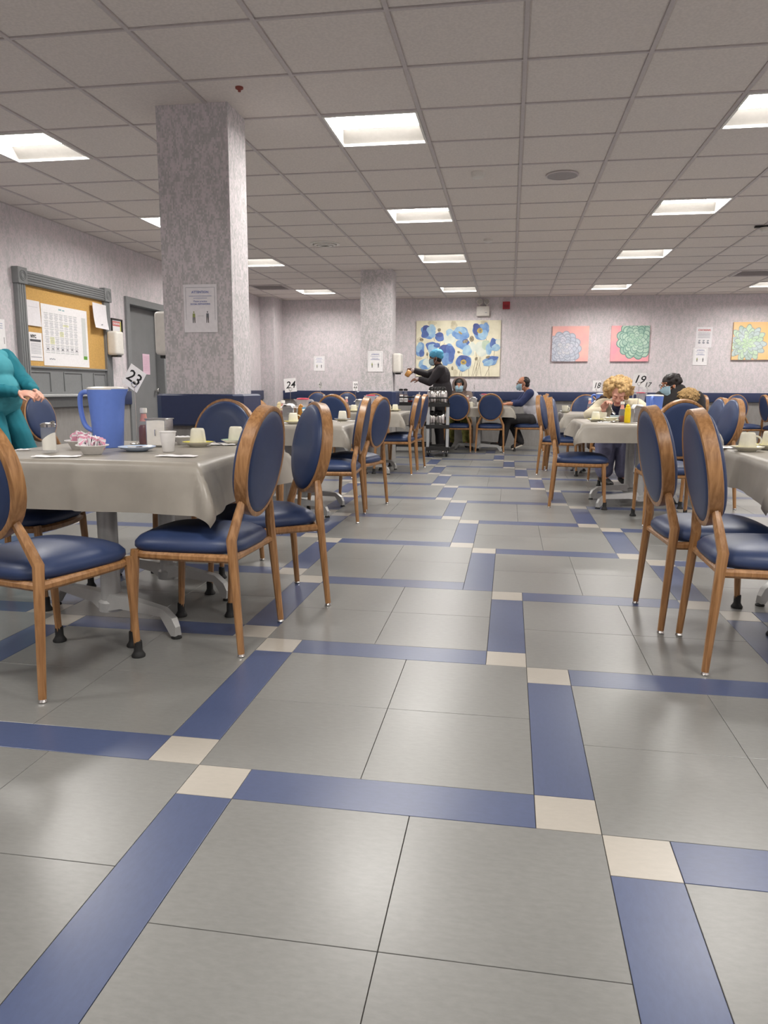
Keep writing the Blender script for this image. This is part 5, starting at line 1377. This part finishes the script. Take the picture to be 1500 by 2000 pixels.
GREYS = mat('heather_grey', (188, 186, 192), .85); NAVS = mat('navy_cotton', (36, 46, 84), .85)
def f(bm):
    ellip(bm, V(J['chest']), (.175, .145, .17), Bt); ellip(bm, V(J['chest']).lerp(V(J['pel']), .5), (.165, .15, .18), Bt); ellip(bm, V(J['pel'])+V((.03, 0, .03)), (.18, .15, .13), Bt)
    caps(bm, V(J['shL']).lerp(V(J['shR']), .15), V(J['shL']).lerp(V(J['shR']), .85), .065, .065)
part('shirt', f, GREYS, .010, .006)
for S_ in 'LR':
    part('sleeve', lambda bm: (caps(bm, J['sh'+S_], J['el'+S_], .070, .056), caps(bm, J['el'+S_], V(J['el'+S_]).lerp(V(J['wr'+S_]), .45), .056, .048)), NAVS, .009, .005, 12)
part('trousers', lambda bm: (legs_(J, bm, 1.0, (.10, .085, .066), .95), caps(bm, J['hipL'], J['hipR'], .11, .11)), mat('charcoal_trousers', (40, 38, 40), .7), .010, .006)
shoes(part, J, mat('dark_shoe', (44, 38, 36), .6), mat('cream_sole', (216, 208, 194), .6))
def f(bm): ellip(bm, P(0, -.04, .035), (.082, .080, .076), HB); ellip(bm, P(0, -.06, -.02), (.07, .05, .055), HB)
part('hair', f, mat('black_hair', (34, 28, 28), .5), .008, .005, 40)
def glasses(plain, P, c=None):
    m = c or BLACKP
    def f(bm):
        for s in (-1, 1):
            tube(bm, [P(s*.033+.021*math.cos(a), .100, .006+.016*math.sin(a)) for a in [2*PI*k/16 for k in range(17)]], .0022, 6)
            tube(bm, [P(s*.054, .098, .008), P(s*.078, .06, .010), P(s*.080, -.01, .006)], .002, 6)
        tube(bm, [P(-.012, .102, .008), P(.012, .102, .008)], .002, 6)
    plain('glasses', f, m)
glasses(plain, P)

# --- woman with blond curls eating soup at table 19
J = dict(pel=(0.950, 6.98, .53), chest=(0.920, 6.74, .79), neck=(0.890, 6.60, .90), head=(0.865, 6.50, .995), look=(-.10, -.80, -.60), hup=(0, -.45, .9), closed=True, hairm=mat('blond_brow', (170, 130, 84), .7),
         shR=(0.740, 6.70, .87), elR=(0.590, 6.52, .775), wrR=(0.705, 6.33, .83), hdR=(.25, -.3, .85), pnR=(.5, -.8, -.2), curlR=1.1,
         shL=(1.080, 6.70, .87), elL=(1.190, 6.48, .79), wrL=(1.030, 6.26, .79), hdL=(-.7, -.5, .2), pnL=(-.3, -.3, -.9), curlL=.7,
         hipR=(0.850, 6.95, .53), knR=(0.770, 6.52, .53), anR=(0.770, 6.60, .11), toeR=(0.830, 6.47, .05), hipL=(1.050, 6.95, .53), knL=(0.990, 6.50, .53), anL=(0.970, 6.60, .11), toeL=(1.010, 6.46, .05))
t, part, plain, P, HB, Bt, V = person('woman with blond curls in a cream cardigan bending over her soup at table 19', J, SKINL, .0055)
CREAM = mat('cream_cardigan', (206, 196, 172), .9, n=.06, nscale=40)
def f(bm):
    for S_ in 'LR': caps(bm, J['sh'+S_], J['el'+S_], .078, .062); caps(bm, J['el'+S_], V(J['el'+S_]).lerp(V(J['wr'+S_]), .78), .062, .046)
    ellip(bm, V(J['chest'])+V((0, .03, 0)), (.20, .12, .18), Bt); ellip(bm, V(J['pel'])+V((0, .02, .08)), (.20, .15, .2), Bt); caps(bm, J['shL'], J['shR'], .07, .07); ellip(bm, (1.09, 6.78, .50), (.08, .12, .18)); ellip(bm, (.79, 6.74, .50), (.07, .10, .16))
part('cardigan', f, CREAM, .010, .007)
part('top', lambda bm: (ellip(bm, V(J['chest'])+V((0, -.07, -.02)), (.10, .09, .17), Bt), caps(bm, V(J['neck'])+V((0, 0, -.04)), J['neck'], .07, .058)), mat('navy_top', (34, 36, 60), .8), .010, .004)
part('skirt', lambda bm: (legs_(J, bm, 1.05, (.12, .105, .085), .80), caps(bm, J['hipL'], J['hipR'], .13, .13), caps(bm, J['knL'], J['knR'], .09, .09)), mat('violet_grey_skirt', (112, 112, 138), .85, n=.12, nscale=16), .011, .010, 10)
shoes(part, J, BLACKP)
def f(bm):
    rnd = random.Random(5)
    for k in range(230):
        a = rnd.uniform(0, 2*PI); e = rnd.uniform(-.9, 1.0)
        d = Vector((math.cos(a)*math.sqrt(max(0, 1-e*e*.9)), math.sin(a)*math.sqrt(max(0, 1-e*e*.9)), e))
        if d.y > .30 and d.z < .45: continue
        ellip2 = P(d.x*rnd.uniform(.115, .150), -.045+d.y*rnd.uniform(.10, .125), .030+d.z*rnd.uniform(.09, .125))
        ellip(bm, ellip2, (.024, .024, .022), None, .5)
    ellip(bm, P(0, -.045, .040), (.112, .085, .11), HB)
part('hair', f, mat('blond_curls', (188, 156, 108), .85, n=.3, nscale=60, stretch=(1, 1, .5)), .008, .009, 45, 1)
spn = cutlery(.84, 6.14, 'spoon', 'metal spoon in the right hand of the woman at table 19', -1.15, z=.80)
spn.rotation_euler = (0, .75, -1.2); spn.location = (.765, 6.20, .845)
# brown jacket over her chair
bj = thing('brown_jacket', 'dark brown jacket hung over the chair behind the woman with blond curls', 'jacket', (.90, 7.2, 0))
bm = bmesh.new()
for k in range(13):
    th = PI*k/12; p = Vector((-.21*math.cos(th), .0+.03, .77+.20*math.sin(th))); caps(bm, p, p+Vector((0, .07, -.05)), .032, .036)
ellip(bm, (0, .09, .72), (.23, .05, .22)); caps(bm, (-.17, .10, .6), (-.20, .08, .40), .07, .05); caps(bm, (.17, .10, .6), (.20, .08, .42), .07, .05)
union('shell', bm, mat('dark_brown_wool', (58, 44, 38), .9), bj, .010, .006)

# --- man with glasses in a wheelchair on the right
WX, WY = 1.563, 7.20
J = dict(pel=(WX+.07, WY+.06, .56), chest=(WX+.05, WY-.01, .86), neck=(WX+.005, WY-.01, 1.00), head=(WX-.055, WY-.01, 1.085), look=(-1, -.35, -.12), hairm=BLACKR,
         shR=(WX-.13, WY, .95), elR=(WX-.19, WY-.04, .72), wrR=(WX-.12, WY-.27, .70), shL=(WX+.23, WY, .95), elL=(WX+.29, WY-.04, .72), wrL=(WX+.20, WY-.27, .70),
         hipR=(WX-.03, WY+.04, .55), knR=(WX-.06, WY-.38, .56), anR=(WX-.05, WY-.42, .19), toeR=(WX-.05, WY-.54, .15), hipL=(WX+.17, WY+.04, .55), knL=(WX+.20, WY-.38, .56), anL=(WX+.18, WY-.42, .19), toeL=(WX+.18, WY-.54, .15))
t, part, plain, P, HB, Bt, V = person('dark-haired man with glasses in a black coat beyond the blue pitcher', J, SKINM, .0065, masked=True)
def f(bm):
    for S_ in 'LR': caps(bm, J['sh'+S_], J['el'+S_], .082, .066); caps(bm, J['el'+S_], V(J['el'+S_]).lerp(V(J['wr'+S_]), .9), .066, .05)
    ellip(bm, V(J['chest']), (.20, .16, .19), Bt); ellip(bm, V(J['pel'])+V((0, 0, .12)), (.2, .16, .2), Bt); caps(bm, J['shL'], J['shR'], .08, .08); caps(bm, V(J['neck']), V(J['neck'])+V((.03, 0, .02)), .09, .085)
part('coat', f, mat('black_coat', (36, 33, 34), .8), .010, .006)
part('trousers', lambda bm: (legs_(J, bm, 1.0, (.10, .085, .066), .95), caps(bm, J['hipL'], J['hipR'], .11, .11)), TROU, .010, .006)
shoes(part, J, BLACKR)
def f(bm):
    hair_cap(P, HB, bm, g=.014); rnd = random.Random(3)
    for k in range(24):
        a = rnd.uniform(0, 2*PI); e = rnd.uniform(-.2, 1); d = Vector((math.cos(a), math.sin(a), e)).normalized()
        if d.y > .5 and d.z < .45: continue
        ellip(bm, P(d.x*.085, -.025+d.y*.09, .045+d.z*.085), (.022, .022, .02))
part('hair', f, MATS['black_hair'], .008, .006, 40)
glasses(plain, P)
FX = 1.667
def f(bm):
    rnd = random.Random(8)
    ellip(bm, (FX, 6.98, .985), (.10, .07, .075))
    for k in range(70):
        a = rnd.uniform(0, 2*PI); e = rnd.uniform(-1, 1); d = Vector((math.cos(a)*math.sqrt(1-e*e)*.10, math.sin(a)*math.sqrt(1-e*e)*.07, e*.075))
        caps(bm, V((FX, 6.98, .985))+d*.8, V((FX, 6.98, .985))+d*1.22+V((0, 0, -.01)), .014, .004, 6)
part('fur_trim', f, mat('tan_fur', (166, 136, 92), .95, n=.4, nscale=90, bump=.6), .007, .006, 60, 0)
wch = thing('wheelchair', 'dark wheelchair under the man in the black coat, its small front wheel showing', 'wheelchair', (WX+.06, WY, 0), PI/2)
for s in (-1, 1):
    y = s*.27
    bm = bmesh.new(); tube(bm, [(.14+.29*math.cos(a), y, .30+.29*math.sin(a)) for a in [2*PI*k/36 for k in range(37)]], .014, 8); wl = finish('rear_wheel', bm, BLACKR, wch)
    bm = bmesh.new()
    for k in range(12): a = 2*PI*k/12; tube(bm, [(.14, y, .30), (.14+.28*math.cos(a), y, .30+.28*math.sin(a))], .0018, 5)
    lathe(bm, [(.02, -.02), (.02, .02)], 12, (.14, y, .30)); finish('spokes', bm, CHROME, wl)
    bm = bmesh.new(); tube(bm, [(-.30+.075*math.cos(a), y, .09+.075*math.sin(a)) for a in [2*PI*k/24 for k in range(25)]], .013, 8); fw_ = finish('front_wheel', bm, BLACKR, wch)
    bm = bmesh.new()
    for k in range(6): a = 2*PI*k/6; tube(bm, [(-.30, y, .09), (-.30+.07*math.cos(a), y, .09+.07*math.sin(a))], .004, 6)
    finish('spokes', bm, CHROME, fw_)
    T('side_frame', BLACKP, wch, [(-.30, y, .10), (-.28, y, .42), (.24, y, .44), (.28, y, .92), (.38, y, .93)], .012, 8)
    T('arm_rest', BLACKP, wch, [(-.20, y, .66), (.20, y, .66)], .022, 8)
    T('foot_rest', BLACKP, wch, [(-.28, y*.7, .42), (-.42, y*.6, .13), (-.56, y*.5, .10)], .012, 8)
B('seat_sling', BLACKP, wch, -.26, .24, -.26, .26, .425, .445, .004)
B('back_sling', BLACKP, wch, .24, .27, -.26, .26, .46, .90, .004)
# clean-up
for o in list(bpy.data.objects):
    if o.type == 'EMPTY' and not o.children and not o.get('label'): bpy.data.objects.remove(o)
